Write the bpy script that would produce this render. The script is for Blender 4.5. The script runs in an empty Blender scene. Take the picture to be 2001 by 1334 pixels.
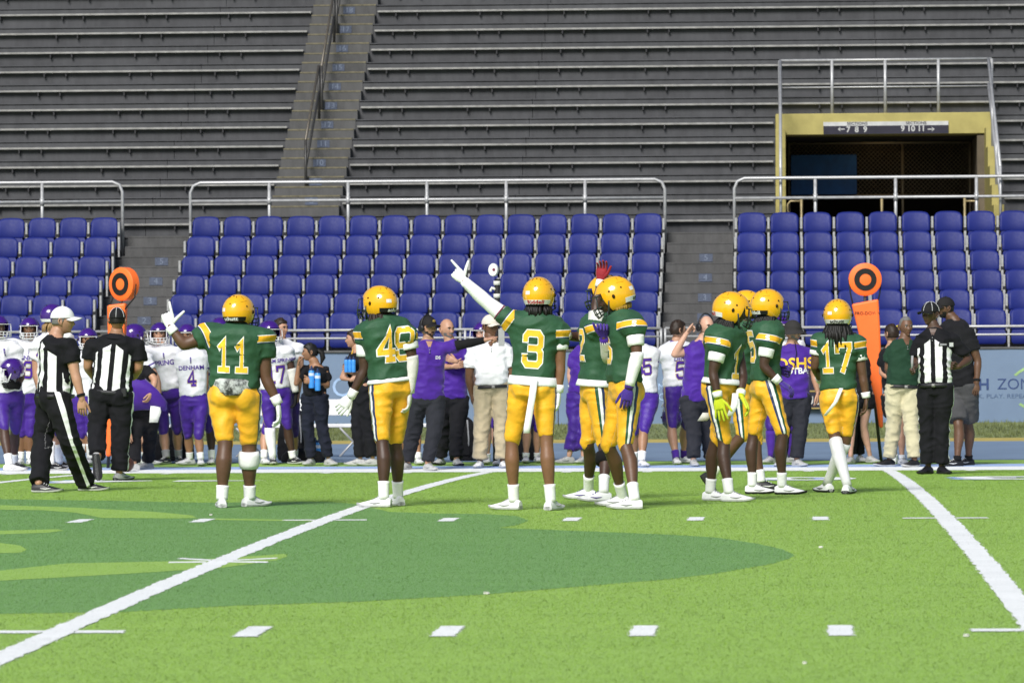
import bpy, bmesh, math, random
import numpy as np
from mathutils import Vector, Matrix
from mathutils.bvhtree import BVHTree
R = math.radians
rng = random.Random(7)
scene = bpy.context.scene

# ------------------------------------------------------------------ camera
FPX, PW, PH = 8772.5, 2001, 1334                      # focal length in photo pixels, photo size
CAMP = np.array([3.4156, -26.982, 1.396])
YAW, PIT, ROL, CROWN = 0.06106, -0.00292, -0.00599, 0.000421
_r0 = np.array([math.cos(YAW), math.sin(YAW), 0.0])
_fw = np.array([-math.sin(YAW) * math.cos(PIT), math.cos(YAW) * math.cos(PIT), math.sin(PIT)])
_u0 = np.cross(_r0, _fw)
CR = math.cos(ROL) * _r0 + math.sin(ROL) * _u0
CU = -math.sin(ROL) * _r0 + math.cos(ROL) * _u0
cam_d = bpy.data.cameras.new('camera')
cam = bpy.data.objects.new('camera', cam_d)
scene.collection.objects.link(cam)
cam_d.sensor_width = 36.0
cam_d.lens = FPX / PW * 36.0
cam_d.clip_start, cam_d.clip_end = 0.5, 600
cam.matrix_world = Matrix(((CR[0], CU[0], -_fw[0], CAMP[0]), (CR[1], CU[1], -_fw[1], CAMP[1]),
                           (CR[2], CU[2], -_fw[2], CAMP[2]), (0, 0, 0, 1)))
cam_d.dof.use_dof = True
cam_d.dof.focus_distance = 37.0
cam_d.dof.aperture_fstop = 8.0
scene.camera = cam

# ------------------------------------------------------------------ floodlit evening: soft light from high behind the camera
SUN_EL, SUN_AZ = 40, 197          # azimuth: where the light comes from, clockwise from +Y
world = bpy.data.worlds.new('World'); scene.world = world; world.use_nodes = True
nt = world.node_tree
sky = nt.nodes.new('ShaderNodeTexSky'); sky.sky_type = 'NISHITA'; sky.sun_disc = False
sky.sun_elevation = R(SUN_EL); sky.sun_rotation = R(SUN_AZ)
bg = nt.nodes['Background']; bg.inputs['Strength'].default_value = 0.05
nt.links.new(sky.outputs[0], bg.inputs[0])
sun_d = bpy.data.lights.new('sun', 'SUN'); sun_d.energy = 2.7; sun_d.angle = R(24); sun_d.color = (1.0, 0.975, 0.945)
sun = bpy.data.objects.new('sun', sun_d); scene.collection.objects.link(sun)
_sd = Vector((math.sin(R(SUN_AZ)) * math.cos(R(SUN_EL)), math.cos(R(SUN_AZ)) * math.cos(R(SUN_EL)), math.sin(R(SUN_EL))))
sun.rotation_euler = _sd.to_track_quat('Z', 'Y').to_euler()
sun.location = (0, 0, 60)
vs = scene.view_settings
vs.view_transform = 'Standard'; vs.look = 'None'; vs.gamma = 1.0; vs.exposure = 0.86; vs.use_curve_mapping = False

# ------------------------------------------------------------------ helpers
def ray(px, py):
    return _fw + CR * (px - 1000.5) / FPX - CU * (py - 667) / FPX
def at(px, py, Y):
    d = ray(px, py); return CAMP + d * ((Y - CAMP[1]) / d[1])
YS = 24.384                                            # far sideline
ZS = -CROWN * YS * YS
def gz(Y):
    return -CROWN * Y * Y if abs(Y) <= YS else ZS
def ground(px, py):
    d = ray(px, py); Y = 20.0
    for _ in range(60):
        p = at(px, py, Y); err = p[2] - gz(Y)
        t = (gz(Y) - CAMP[2]) / d[2]
        Y = 0.5 * Y + 0.5 * (CAMP[1] + d[1] * t)
    return at(px, py, Y)

COL = scene.collection
def link(o, parent=None):
    COL.objects.link(o)
    if parent is not None: o.parent = parent
    return o
def tag(o, label=None, cat=None, group=None, kind=None):
    if label: o['label'] = label
    if cat: o['category'] = cat
    if group: o['group'] = group
    if kind: o['kind'] = kind
    return o
def empty(name, loc, label=None, cat=None, group=None, rz=0):
    o = bpy.data.objects.new(name, None); link(o); o.location = Vector(loc); o.rotation_euler.z = rz
    o.empty_display_size = .1
    return tag(o, label, cat, group)
def copy_tree(o, parent=None):
    c = o.copy(); COL.objects.link(c); c.parent = parent
    for ch in list(o.children): copy_tree(ch, c)
    return c

class MB:
    """collects shapes, builds ONE mesh object"""
    def __init__(s): s.v = []; s.f = []; s.m = []; s.n = 0
    def add(s, v, f, m=0):
        v = np.asarray(v, float); s.v.append(v)
        s.f += [tuple(int(i) + s.n for i in q) for q in f]; s.m += [m] * len(f); s.n += len(v); return s
    def box(s, a, b, m=0, ch=0.0):
        a = np.minimum(a, b).astype(float) if isinstance(a, np.ndarray) else np.minimum(np.array(a, float), np.array(b, float)); b2 = np.maximum(np.array(a), np.array(b, float))
        b = b2
        if ch <= 0:
            v = [(x, y, z) for x in (a[0], b[0]) for y in (a[1], b[1]) for z in (a[2], b[2])]
            return s.add(v, [(0, 1, 3, 2), (4, 6, 7, 5), (0, 4, 5, 1), (2, 3, 7, 6), (0, 2, 6, 4), (1, 5, 7, 3)], m)
        # chamfered box: rings along z
        x0, y0, z0 = a; x1, y1, z1 = b; c = ch
        def ring(i, z): return [(x0 + i + c, y0 + i, z), (x1 - i - c, y0 + i, z), (x1 - i, y0 + i + c, z), (x1 - i, y1 - i - c, z), (x1 - i - c, y1 - i, z), (x0 + i + c, y1 - i, z), (x0 + i, y1 - i - c, z), (x0 + i, y0 + i + c, z)]
        v = ring(c, z0) + ring(0, z0 + c) + ring(0, z1 - c) + ring(c, z1)
        f = [tuple(range(7, -1, -1)), tuple(range(24, 32))]
        for k in range(3):
            for i in range(8): f.append((k * 8 + i, k * 8 + (i + 1) % 8, k * 8 + 8 + (i + 1) % 8, k * 8 + 8 + i))
        return s.add(v, f, m)
    def loft(s, rings, m=0, cap=True, closed=False):
        n = len(rings[0]); v = np.concatenate([np.asarray(r, float) for r in rings]); f = []
        K = len(rings)
        for k in range(K if closed else K - 1):
            for i in range(n):
                f.append((k * n + i, k * n + (i + 1) % n, ((k + 1) % K) * n + (i + 1) % n, ((k + 1) % K) * n + i))
        if cap and not closed: f += [tuple(range(n - 1, -1, -1)), tuple(range((K - 1) * n, K * n))]
        return s.add(v, f, m)
    def tube(s, pts, r, n=8, m=0, cap=True, round_=False):
        P = [np.asarray(p, float) for p in pts]; K = len(P)
        r = [r] * K if np.isscalar(r) else list(r)
        T = [P[min(i + 1, K - 1)] - P[max(i - 1, 0)] for i in range(K)]
        T = [t / (np.linalg.norm(t) + 1e-9) for t in T]
        up = np.array([0, 0, 1.0]) if abs(T[0][2]) < .9 else np.array([0, 1.0, 0])
        a = np.cross(T[0], up); a /= np.linalg.norm(a)
        rings = []
        if round_:
            P = [P[0] - T[0] * r[0] * .87, P[0] - T[0] * r[0] * .5] + P + [P[-1] + T[-1] * r[-1] * .5, P[-1] + T[-1] * r[-1] * .87]
            T = [T[0], T[0]] + T + [T[-1], T[-1]]; r = [r[0] * .5, r[0] * .87] + r + [r[-1] * .87, r[-1] * .5]
        for p, t, q in zip(P, T, r):
            a = a - t * np.dot(a, t); a /= np.linalg.norm(a) + 1e-9; b = np.cross(t, a)
            rings.append([p + q * (a * math.cos(2 * math.pi * i / n) + b * math.sin(2 * math.pi * i / n)) for i in range(n)])
        return s.loft(rings, m, cap)
    def ell(s, c, rx, ry, rz, ax=None, n=16, k=10, m=0):
        c = np.asarray(c, float); A = np.eye(3) if ax is None else np.asarray(ax, float)
        v = [c + rz * A[2]]; f = []
        for j in range(1, k):
            t = math.pi * j / k
            for i in range(n):
                p = 2 * math.pi * i / n
                v.append(c + A[0] * rx * math.sin(t) * math.cos(p) + A[1] * ry * math.sin(t) * math.sin(p) + A[2] * rz * math.cos(t))
        v.append(c - rz * A[2])
        for i in range(n): f.append((0, 1 + i, 1 + (i + 1) % n))
        for j in range(k - 2):
            for i in range(n):
                f.append((1 + j * n + i, 1 + (j + 1) * n + i, 1 + (j + 1) * n + (i + 1) % n, 1 + j * n + (i + 1) % n))
        L = len(v) - 1
        for i in range(n): f.append((L, 1 + (k - 2) * n + (i + 1) % n, 1 + (k - 2) * n + i))
        return s.add(v, f, m)
    def mesh(s, name, smooth=False, off=None):
        v = np.concatenate(s.v) if s.v else np.zeros((0, 3))
        if off is not None: v = v - np.asarray(off)
        me = bpy.data.meshes.new(name); me.from_pydata(v.tolist(), [], s.f)
        if len(set(s.m)) > 1: me.polygons.foreach_set('material_index', s.m)
        if smooth:
            me.polygons.foreach_set('use_smooth', [True] * len(me.polygons))
        return me
    def build(s, name, mats, parent=None, smooth=False, off=None, fix=True):
        me = s.mesh(name, smooth, off)
        if fix:
            bm = bmesh.new(); bm.from_mesh(me); bmesh.ops.recalc_face_normals(bm, faces=bm.faces); bm.to_mesh(me); bm.free()
        for mm in (mats if isinstance(mats, (list, tuple)) else [mats]): me.materials.append(mm)
        if smooth == 'auto':
            me.set_sharp_from_angle(angle=R(38))
        o = bpy.data.objects.new(name, me); return link(o, parent)

# ---- node material helper
class NT:
    def __init__(s, name):
        s.mat = bpy.data.materials.new(name); s.mat.use_nodes = True; s.t = s.mat.node_tree
        s.b = s.t.nodes['Principled BSDF']
    def n(s, typ, **kw):
        x = s.t.nodes.new('ShaderNode' + typ)
        for k, v in kw.items(): setattr(x, k, v)
        return x
    def l(s, a, b): s.t.links.new(a, b)
    def val(s, sock, v):
        if hasattr(v, 'links') or isinstance(v, bpy.types.NodeSocket): s.l(v, sock)
        else: sock.default_value = v
    def math(s, op, a, b=None, c=None):
        x = s.n('Math', operation=op); s.val(x.inputs[0], a)
        if b is not None: s.val(x.inputs[1], b)
        if c is not None: s.val(x.inputs[2], c)
        return x.outputs[0]
    def band(s, x, lo, hi): return s.math('MULTIPLY', s.math('GREATER_THAN', x, lo), s.math('LESS_THAN', x, hi))
    def mix(s, f, a, b):
        x = s.n('Mix', data_type='RGBA'); s.val(x.inputs[0], f)
        for k, v in ((6, a), (7, b)): s.val(x.inputs[k], (*v, 1) if isinstance(v, tuple) and len(v) == 3 else v)
        return x.outputs[2]
    def noise(s, scale, detail=4, rough=.6, vec=None, dist=0):
        x = s.n('TexNoise'); x.inputs['Scale'].default_value = scale; x.inputs['Detail'].default_value = detail
        x.inputs['Roughness'].default_value = rough; x.inputs['Distortion'].default_value = dist
        if vec is not None: s.l(vec, x.inputs['Vector'])
        return x.outputs['Fac']
    def ramp(s, f, a, b, ca=0.0, cb=1.0):
        x = s.n('MapRange'); s.val(x.inputs[0], f); x.inputs[1].default_value = a; x.inputs[2].default_value = b
        x.inputs[3].default_value = ca; x.inputs[4].default_value = cb; return x.outputs[0]
    def attr(s, name):
        x = s.n('Attribute', attribute_name=name); return x
    def obj(s, sc=(1, 1, 1)):
        c = s.n('TexCoord'); m = s.n('Mapping'); s.l(c.outputs['Object'], m.inputs[0]); m.inputs['Scale'].default_value = sc
        return m.outputs[0]
    def bump(s, h, strength=.3, dist=.01):
        x = s.n('Bump'); x.inputs['Strength'].default_value = strength; x.inputs['Distance'].default_value = dist
        s.l(h, x.inputs['Height']); s.l(x.outputs[0], s.b.inputs['Normal'])
    def fin(s, col, rough=.6, spec=.3, metal=0.0, coat=0.0):
        s.val(s.b.inputs['Base Color'], (*col, 1) if isinstance(col, tuple) and len(col) == 3 else col)
        s.val(s.b.inputs['Roughness'], rough); s.b.inputs['Specular IOR Level'].default_value = spec
        s.b.inputs['Metallic'].default_value = metal; s.b.inputs['Coat Weight'].default_value = coat
        return s.mat
def shade(c, k): return tuple(min(1, x * k) for x in c)
def M(name, c, rough=.6, spec=.3, metal=0.0, ns=6.0, na=.18, bump=0.0, bs=150.0, coat=0.0, rv=.1):
    t = NT(name); f = t.noise(ns, 5, .65, t.obj())
    f2 = t.ramp(f, .3, .7)
    col = t.mix(f2, shade(c, 1 - na), shade(c, 1 + na))
    if bump: t.bump(t.noise(bs, 3, .6, t.obj()), bump, .004)
    return t.fin(col, t.ramp(f, .3, .7, rough - rv, rough + rv), spec, metal, coat)
# ================================================================== materials of the place
def turf_mat(name, c1, c2, sc=1.0):
    t = NT(name); pos = t.n('NewGeometry').outputs['Position']
    mp = t.n('Mapping'); t.l(pos, mp.inputs[0]); mp.inputs['Scale'].default_value = (1, 1.6, 1)
    fine = t.noise(190, 2, .75, mp.outputs[0]); mid = t.noise(26, 4, .75, mp.outputs[0]); m2 = t.n('Mapping'); t.l(pos, m2.inputs[0]); m2.inputs['Scale'].default_value = (.22, 1.5, 1); big = t.math('ADD', t.math('MULTIPLY', t.noise(1.1, 3, .6, pos), .4), t.math('MULTIPLY', t.noise(1.6, 4, .65, m2.outputs[0]), .6))
    f = t.math('ADD', t.math('MULTIPLY', t.ramp(fine, .3, .7), .34), t.math('ADD', t.math('MULTIPLY', t.ramp(mid, .25, .75), .26), t.math('MULTIPLY', t.ramp(big, .34, .66), .44)))
    col = t.mix(t.ramp(f, .15, .95), c1, c2)
    t.bump(t.math('ADD', fine, t.math('MULTIPLY', mid, .6)), .35, .01)
    g = t.n('NewGeometry').outputs['Normal']; vm = t.n('VectorMath', operation='MULTIPLY_ADD'); t.l(g, vm.inputs[0]); vm.inputs[1].default_value = (.45, .45, .45); vm.inputs[2].default_value = (0, 0, 1)
    vn = t.n('VectorMath', operation='NORMALIZE'); t.l(vm.outputs[0], vn.inputs[0]); t.l(vn.outputs[0], t.t.nodes['Bump'].inputs['Normal'])
    m = t.fin(col, .75, .18); t.b.inputs['Sheen Weight'].default_value = .15; return m
m_turf = turf_mat('lime turf', (.212, .390, .030), (.280, .475, .050))
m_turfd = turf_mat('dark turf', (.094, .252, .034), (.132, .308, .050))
m_line = turf_mat('painted white turf', (.70, .72, .70), (.92, .93, .91))
m_lblue = turf_mat('painted blue turf', (.25, .36, .62), (.36, .50, .78))
def concrete(name, c, sc=1.0):
    t = NT(name); v = t.obj()
    mv = t.n('Mapping'); t.l(v, mv.inputs[0]); mv.inputs['Scale'].default_value = (2.2, 1, .5)
    drips = t.noise(3.0, 6, .7, mv.outputs[0]); big = t.noise(.7, 4, .6, v); fine = t.noise(45, 4, .7, v)
    brick = t.noise(.35, 1, .4, v)
    f = t.math('ADD', t.math('MULTIPLY', t.ramp(drips, .35, .68), .5), t.math('MULTIPLY', t.ramp(big, .3, .7), .5))
    col = t.mix(f, shade(c, .62), shade(c, 1.25))
    col = t.mix(t.math('MULTIPLY', t.ramp(fine, .3, .7), .3), col, shade(c, 1.35))
    t.bump(fine, .25, .006)
    return t.fin(col, .85, .2)
m_conc = concrete('weathered concrete', (.069, .070, .074))
m_step = concrete('worn step concrete', (.088, .087, .086))
m_nose = M('yellow nosing', (.145, .13, .085), .8, .2, ns=14, na=.35)
m_recess = M('dark joint', (.022, .022, .025), .9, .1)  # recessed joint under each nosing; its shadow is painted in as a near-black tone
m_alu = M('weathered aluminium', (.27, .265, .25), .5, .4, .35, ns=9, na=.22)
m_pipe = M('galvanised pipe', (.40, .40, .40), .42, .5, .3, ns=14, na=.15)
m_dpipe = M('dark painted pipe', (.035, .033, .03), .45, .4, ns=20, na=.3)
m_brk = M('dark bracket', (.03, .03, .032), .7, .3)
m_plate = M('faded blue stencil', (.085, .10, .14), .8, .2, ns=30, na=.25)
m_plw = M('faded white stencil', (.17, .20, .26), .8, .2, ns=40, na=.25)
def seat_mat():
    t = NT('blue seat plastic'); v = t.obj(); f = t.noise(22, 5, .7, v); s = t.noise(4, 4, .6, v)
    oi = t.n('ObjectInfo').outputs['Random']
    col = t.mix(t.math('ADD', t.math('MULTIPLY', t.ramp(s, .3, .7), .6), t.math('MULTIPLY', oi, .4)), (.006, .012, .112), (.011, .019, .152))
    t.bump(t.noise(240, 2, .6, v), .12, .002)
    return t.fin(col, t.ramp(f, .3, .7, .45, .6), .22)
m_seat = seat_mat()
m_std = M('grey seat standard', (.36, .36, .35), .55, .4, .2, ns=20, na=.25)
m_bolt = M('dark bolt', (.02, .02, .02), .6, .3)
m_yel = M('yellow portal paint', (.35, .30, .10), .55, .3, ns=3, na=.14, bump=.15, bs=60)
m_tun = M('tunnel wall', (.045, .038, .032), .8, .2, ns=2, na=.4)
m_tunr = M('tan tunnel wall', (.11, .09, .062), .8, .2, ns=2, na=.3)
m_bpanel = M('blue panel', (.02, .085, .25), .6, .3, ns=4, na=.3)
m_wire = M('fence wire', (.30, .25, .17), .5, .4, .4)
m_sblack = M('sign black', (.014, .012, .026), .5, .4, ns=4, na=.2)
m_swhite = M('sign white', (.45, .45, .44), .5, .4, ns=8, na=.12)
m_track = M('blue running track', (.155, .215, .30), .85, .2, ns=1.2, na=.12, bump=.3, bs=130)
m_trky = M('yellow track edge', (.40, .32, .09), .85, .2, ns=3, na=.15)
m_grass = turf_mat('rough grass bank', (.07, .10, .02), (.23, .26, .075))
m_banner = M('light blue banner', (.15, .21, .305), .62, .25, ns=1.3, na=.07)
m_btxt = M('banner navy print', (.03, .055, .15), .6, .25)
m_btxt2 = M('banner grey blue print', (.075, .12, .21), .6, .25)
m_btxt3 = M('banner pale print', (.32, .45, .66), .6, .25)
m_blime = M('banner lime print', (.27, .42, .18), .6, .25)
m_wallc = M('front wall concrete', (.10, .10, .10), .85, .2, ns=4, na=.25)
m_black = M('black rubber', (.012, .012, .013), .6, .3)

# ================================================================== lettering
FONTCACHE = {}
def text_polys(txt, size, squash=1.0, bold=0.0):
    key = (txt, size, squash, bold)
    if key in FONTCACHE: return FONTCACHE[key]
    cu = bpy.data.curves.new('t', 'FONT'); cu.body = txt; cu.size = size; cu.align_x = 'CENTER'; cu.align_y = 'CENTER'
    cu.resolution_u = 3; cu.offset = bold
    o = bpy.data.objects.new('t', cu); TMP.collection.objects.link(o)
    TMP.view_layers[0].update()
    me = bpy.data.meshes.new_from_object(o.evaluated_get(TMP.view_layers[0].depsgraph))
    v = np.array([x.co[:] for x in me.vertices]) if len(me.vertices) else np.zeros((0, 3)); f = [tuple(p.vertices) for p in me.polygons]
    if len(v): v[:, 0] *= squash
    bpy.data.objects.remove(o); bpy.data.curves.remove(cu); bpy.data.meshes.remove(me)
    FONTCACHE[key] = (v, f); return v, f
TMP = bpy.data.scenes.new('workbench')
def text_on(mb, txt, size, origin, right, up, out=0.003, m=0, squash=1.0, bold=0.0):
    v, f = text_polys(txt, size, squash, bold)
    if not len(v): return
    r = np.asarray(right, float); u = np.asarray(up, float); n = np.cross(r, u)
    mb.add(np.asarray(origin) + v[:, :1] * r + v[:, 1:2] * u + n * out, f, m)

# ================================================================== ground
def strip(name, X0, X1, ys, mat, kind='structure', dz=0.0, nx=2):
    mb = MB(); xs = np.linspace(X0, X1, nx)
    v = [(x, y, (gz(y) if not callable(dz) else 0) + (dz(y) if callable(dz) else dz)) for y in ys for x in xs]; f = []
    for j in range(len(ys) - 1):
        for i in range(nx - 1): f.append((j * nx + i, j * nx + i + 1, (j + 1) * nx + i + 1, (j + 1) * nx + i))
    mb.add(v, f); o = mb.build(name, mat); o['kind'] = kind; return o
o = strip('ground', -250, 250, [-250, -60, 40, 260], M('dull ground', (.10, .10, .095), .9, .2), dz=lambda y: -0.6, nx=2)
strip('playing_field', -60, 60, list(np.linspace(-45, YS, 71)), m_turf)
strip('turf_margin', -60, 60, [YS + .003, 28.4], m_turf, dz=-0.004)
strip('running_track', -60, 60, [28.403, 37.3], m_track)
strip('track_edge_strip', -60, 60, [37.303, 39.2], m_trky)
def ber(y): return ZS + (0 if y < 39.25 else (y - 39.25) * .17)
# rough grass bank with real tufts
strip('grass_bank', -60, 60, [39.203, 39.25, 39.8, 40.6], m_grass, dz=ber)
mb = MB(); rg = np.random.default_rng(5)
nb = 26000
gx = rg.uniform(-12, 11, nb); gy = rg.uniform(39.22, 40.38, nb)
gh = rg.uniform(.02, .065, nb) * (.6 + .8 * (np.sin(gx * 3.1) * .5 + .5)); ga = rg.uniform(0, 6.28, nb); lean = rg.normal(0, .02, (nb, 2))
gzv = np.array([ber(y) for y in gy])
base = np.stack([gx, gy, gzv], 1); side = np.stack([np.cos(ga), np.sin(ga), ga * 0], 1) * .006
tip = base + np.stack([lean[:, 0], lean[:, 1], gh], 1)
V = np.stack([base - side, base + side, tip], 1).reshape(-1, 3)
mb.add(V, [(3 * i, 3 * i + 1, 3 * i + 2) for i in range(nb)])
o = mb.build('grass_tufts', m_grass, fix=False); tag(o, 'unmown green grass on the bank below the blue banner', 'grass', kind='stuff')

# painted markings: sheets 4 mm above, edges ragged like painted fibres
def fray(poly, step=.035, amp=.011, seed=1):
    r = random.Random(seed); out = []
    for i in range(len(poly)):
        a = np.array(poly[i], float); b = np.array(poly[(i + 1) % len(poly)], float); L = np.linalg.norm(b - a); k = max(1, min(500, int(L / step)))
        n = np.array([-(b - a)[1], (b - a)[0]]) / (L + 1e-9)
        for j in range(k):
            out.append(a + (b - a) * j / k + n * r.uniform(-amp, amp) + (b - a) / (L + 1e-9) * r.uniform(-.3, .3) * step)
    return out
SHEETS = []
def sheet(name, polys, mat, dz=.004, label=None, parent=None, frayed=True, amp=.011, step=.035):
    mb = MB()
    for q, poly in enumerate(polys):
        P = fray(poly, step, amp, q + 3) if frayed else [np.array(p) for p in poly]
        bm = bmesh.new(); vs_ = [bm.verts.new((p[0], p[1], 0)) for p in P]
        f = bm.faces.new(vs_)
        bmesh.ops.triangulate(bm, faces=[f])
        ymin = min(p[1] for p in P); ymax = max(p[1] for p in P)
        yy = math.ceil(ymin / 1.2) * 1.2
        while yy < ymax:
            bmesh.ops.bisect_plane(bm, geom=bm.verts[:] + bm.edges[:] + bm.faces[:], plane_co=(0, yy, 0), plane_no=(0, 1, 0)); yy += 1.2
        bm.verts.index_update()
        v = [(w.co.x, w.co.y, gz(w.co.y) + dz) for w in bm.verts]; ff = [tuple(w.index for w in fc.verts) for fc in bm.faces]
        bm.free(); mb.add(v, ff)
    o = mb.build(name, mat, parent, fix=False)
    # normals up
    bm = bmesh.new(); bm.from_mesh(o.data)
    for fc in bm.faces:
        if fc.normal.z < 0: fc.normal_flip()
    bm.to_mesh(o.data); bm.free()
    SHEETS.append((o, [np.array([q[:2] for q in p], float) for p in polys], mat))
    o['kind'] = 'structure'; return o
def rect(x0, x1, y0, y1): return [(x0, y0), (x1, y0), (x1, y1), (x0, y1)]
YD = 0.9144
for i in range(-4, 5):
    x = i * 5 * YD
    sheet('yard_line', [rect(x - .072, x + .072, -YS, YS - .1)], m_line)
for yc in (-6.096, 6.096):
    for i in range(-16, 17):
        x = i * YD
        if i % 5 == 0: sheet('hash_mark', [rect(x - .31, x - .074, yc - .085, yc + .085), rect(x + .074, x + .31, yc - .085, yc + .085)], m_line)
        else: sheet('hash_mark', [rect(x - .060, x + .060, yc - .33, yc + .33)], m_line)
for sx in (-1, 1):                                     # centre cross on the middle yard line
    for x in (0,):
        sheet('hash_mark', [[(x + sx * .057, -.02), (x + sx * .31, -.28), (x + sx * .31, -.17), (x + sx * .057, .09)][::sx] if False else
                            [(x + sx * .074, .13), (x + sx * .30, .36), (x + sx * .30, .22), (x + sx * .074, -.01)],
                            [(x + sx * .074, -.06), (x + sx * .30, -.10), (x + sx * .30, -.25), (x + sx * .074, -.2)]], m_line)
sheet('sideline_border', [rect(-20, 20, YS, YS + 1.25)], m_line)
sheet('sideline_blue_band', [rect(-20, 20, YS + 1.255, YS + 2.25)], m_lblue)
for i in range(-16, 17):
    if i % 5: sheet('hash_mark', [rect(i * YD - .055, i * YD + .055, YS - .7, YS - .1)], m_line)
def px_poly(L): return [tuple(ground(x, y)[:2]) for x, y in L]
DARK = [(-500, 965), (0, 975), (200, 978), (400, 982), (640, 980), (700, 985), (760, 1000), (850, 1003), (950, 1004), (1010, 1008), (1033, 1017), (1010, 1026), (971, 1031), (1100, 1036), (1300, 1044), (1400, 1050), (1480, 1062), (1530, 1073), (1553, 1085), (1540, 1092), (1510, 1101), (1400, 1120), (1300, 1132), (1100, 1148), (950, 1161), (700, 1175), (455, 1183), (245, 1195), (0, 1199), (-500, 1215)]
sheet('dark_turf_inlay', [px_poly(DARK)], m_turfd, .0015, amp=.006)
LITE = [[(-500, 980), (0, 987), (150, 992), (300, 1000), (375, 1007), (385, 1012), (350, 1013), (200, 1012), (180, 1008), (150, 1002), (80, 997), (0, 996), (-500, 990)],
        [(-500, 1034), (0, 1037), (110, 1034), (125, 1037), (90, 1041), (0, 1044), (-500, 1045)],
        [(-500, 1055), (0, 1061), (40, 1066), (52, 1074), (40, 1080), (0, 1081), (-500, 1085)],
        [(-500, 1135), (0, 1115), (130, 1101), (330, 1097), (520, 1085), (555, 1082), (563, 1087), (540, 1095), (430, 1110), (250, 1121), (0, 1135), (-500, 1160)],
        [(420, 1013), (640, 1017), (640, 1019), (420, 1016)]]
sheet('lime_turf_inlay', [px_poly(q) for q in LITE], m_turf, .003, amp=.006)
# yard numbers, white with blue edge, read from the far sideline
def glyph(x, y, mirror, txt):
    for mat, dz, sc, dx in ((m_line, .0065, 1.0, .0), (m_lblue, .004, 1.0, -.10)):
        v, f = text_polys(txt, 2.3, .86, .07)
        mb = MB(); mb.add([(x + dx - p[0], y - p[1], gz(y - p[1]) + dz) for p in v], f); o = mb.build('yard_number', mat, fix=False)
        bm = bmesh.new(); bm.from_mesh(o.data)
        for fc in bm.faces:
            if fc.normal.z < 0: fc.normal_flip()
        bm.to_mesh(o.data); bm.free(); o['kind'] = 'structure'
        SHEETS.append((o, [np.array([(x + dx - v[i][0], y - v[i][1]) for i in q]) for q in f], mat))
for xl, a, b in ((5 * YD, '3', '0'), (-5 * YD, '4', '0'), (-15 * YD, '5', '0'), (15 * YD, '2', '0')):
    glyph(xl + .95, 18.6, 0, a); glyph(xl - .95, 18.6, 0, b)
for xa in (-5 * YD + 1.75, 15 * YD + 1.75):
    sheet('yard_number', [[(xa, 18.25), (xa, 18.95), (xa + .95, 18.6)]], m_line, .006)

# fibres standing up from the turf: every marking carries fibres of its own paint
def inside(P, poly):
    x, y = P[:, 0], P[:, 1]; r = np.zeros(len(P), bool); n = len(poly)
    for i in range(n):
        (x1, y1), (x2, y2) = poly[i], poly[i - 1]
        if y1 == y2: continue
        r ^= ((y1 > y) != (y2 > y)) & (x < (x2 - x1) * (y - y1) / (y2 - y1) + x1)
    return r
rf = np.random.default_rng(11)
def frustum_points(dens_near, dens_far):
    out = []
    for d0 in np.arange(16.0, 53.2, .6):
        d1 = d0 + .6; y0, y1 = d0 + CAMP[1], d1 + CAMP[1]
        if y0 > 28.2: break
        xl = at(-60, 1000, y1)[0] - .25; xr = at(2061, 1000, y1)[0] + .25
        dens = dens_near * (17.0 / d0) ** 1.25; n = int(dens * (xr - xl) * .6)
        out.append(np.stack([rf.uniform(xl, xr, n), rf.uniform(y0, min(y1, 28.38), n)], 1))
    return np.concatenate(out)
FP = frustum_points(6800, 0)
cls = np.full(len(FP), -1); edge = FP + rf.normal(0, .009, FP.shape)
order = [i for i, s in enumerate(SHEETS) if 'inlay' not in s[0].name] + [i for i, s in enumerate(SHEETS) if s[0].name.startswith('lime')] + [i for i, s in enumerate(SHEETS) if s[0].name.startswith('dark')]
for i in order[::-1]:
    for poly in SHEETS[i][1]:
        bb = (edge[:, 0] > poly[:, 0].min()) & (edge[:, 0] < poly[:, 0].max()) & (edge[:, 1] > poly[:, 1].min()) & (edge[:, 1] < poly[:, 1].max())
        ix = np.nonzero(bb)[0]
        if len(ix): cls[ix[inside(edge[ix], poly)]] = i
def fibres(P):
    n = len(P); z = np.where(np.abs(P[:, 1]) <= YS, -CROWN * P[:, 1] ** 2, ZS)
    a = rf.uniform(0, 2 * np.pi, n); dist = P[:, 1] - CAMP[1]; w = .0015 * np.sqrt(dist / 17) * rf.uniform(.7, 1.3, n)
    h = rf.uniform(.004, .0115, n); ln = rf.normal(0, .010, (n, 2))
    s = np.stack([np.cos(a) * w, np.sin(a) * w, a * 0], 1); b0 = np.stack([P[:, 0], P[:, 1], z - .001], 1)
    return np.stack([b0 - s, b0 + s, b0 + np.stack([ln[:, 0], ln[:, 1], h], 1)], 1).reshape(-1, 3)
def add_tris(o, V):
    me = o.data; nv, nl, npol = len(me.vertices), len(me.loops), len(me.polygons)
    co = np.zeros(nv * 3); me.vertices.foreach_get('co', co); li = np.zeros(nl, np.int32); me.loops.foreach_get('vertex_index', li)
    ls = np.zeros(npol, np.int32); me.polygons.foreach_get('loop_start', ls)
    m2 = bpy.data.meshes.new(me.name); m2.vertices.add(nv + len(V)); m2.vertices.foreach_set('co', np.concatenate([co, V.ravel()]))
    m2.loops.add(nl + len(V)); m2.loops.foreach_set('vertex_index', np.concatenate([li, np.arange(len(V)) + nv]).astype(np.int32))
    m2.polygons.add(npol + len(V) // 3); m2.polygons.foreach_set('loop_start', np.concatenate([ls, nl + np.arange(0, len(V), 3)]).astype(np.int32))
    m2.update(calc_edges=True); m2.validate()
    for m in me.materials: m2.materials.append(m)
    o.data = m2
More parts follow.
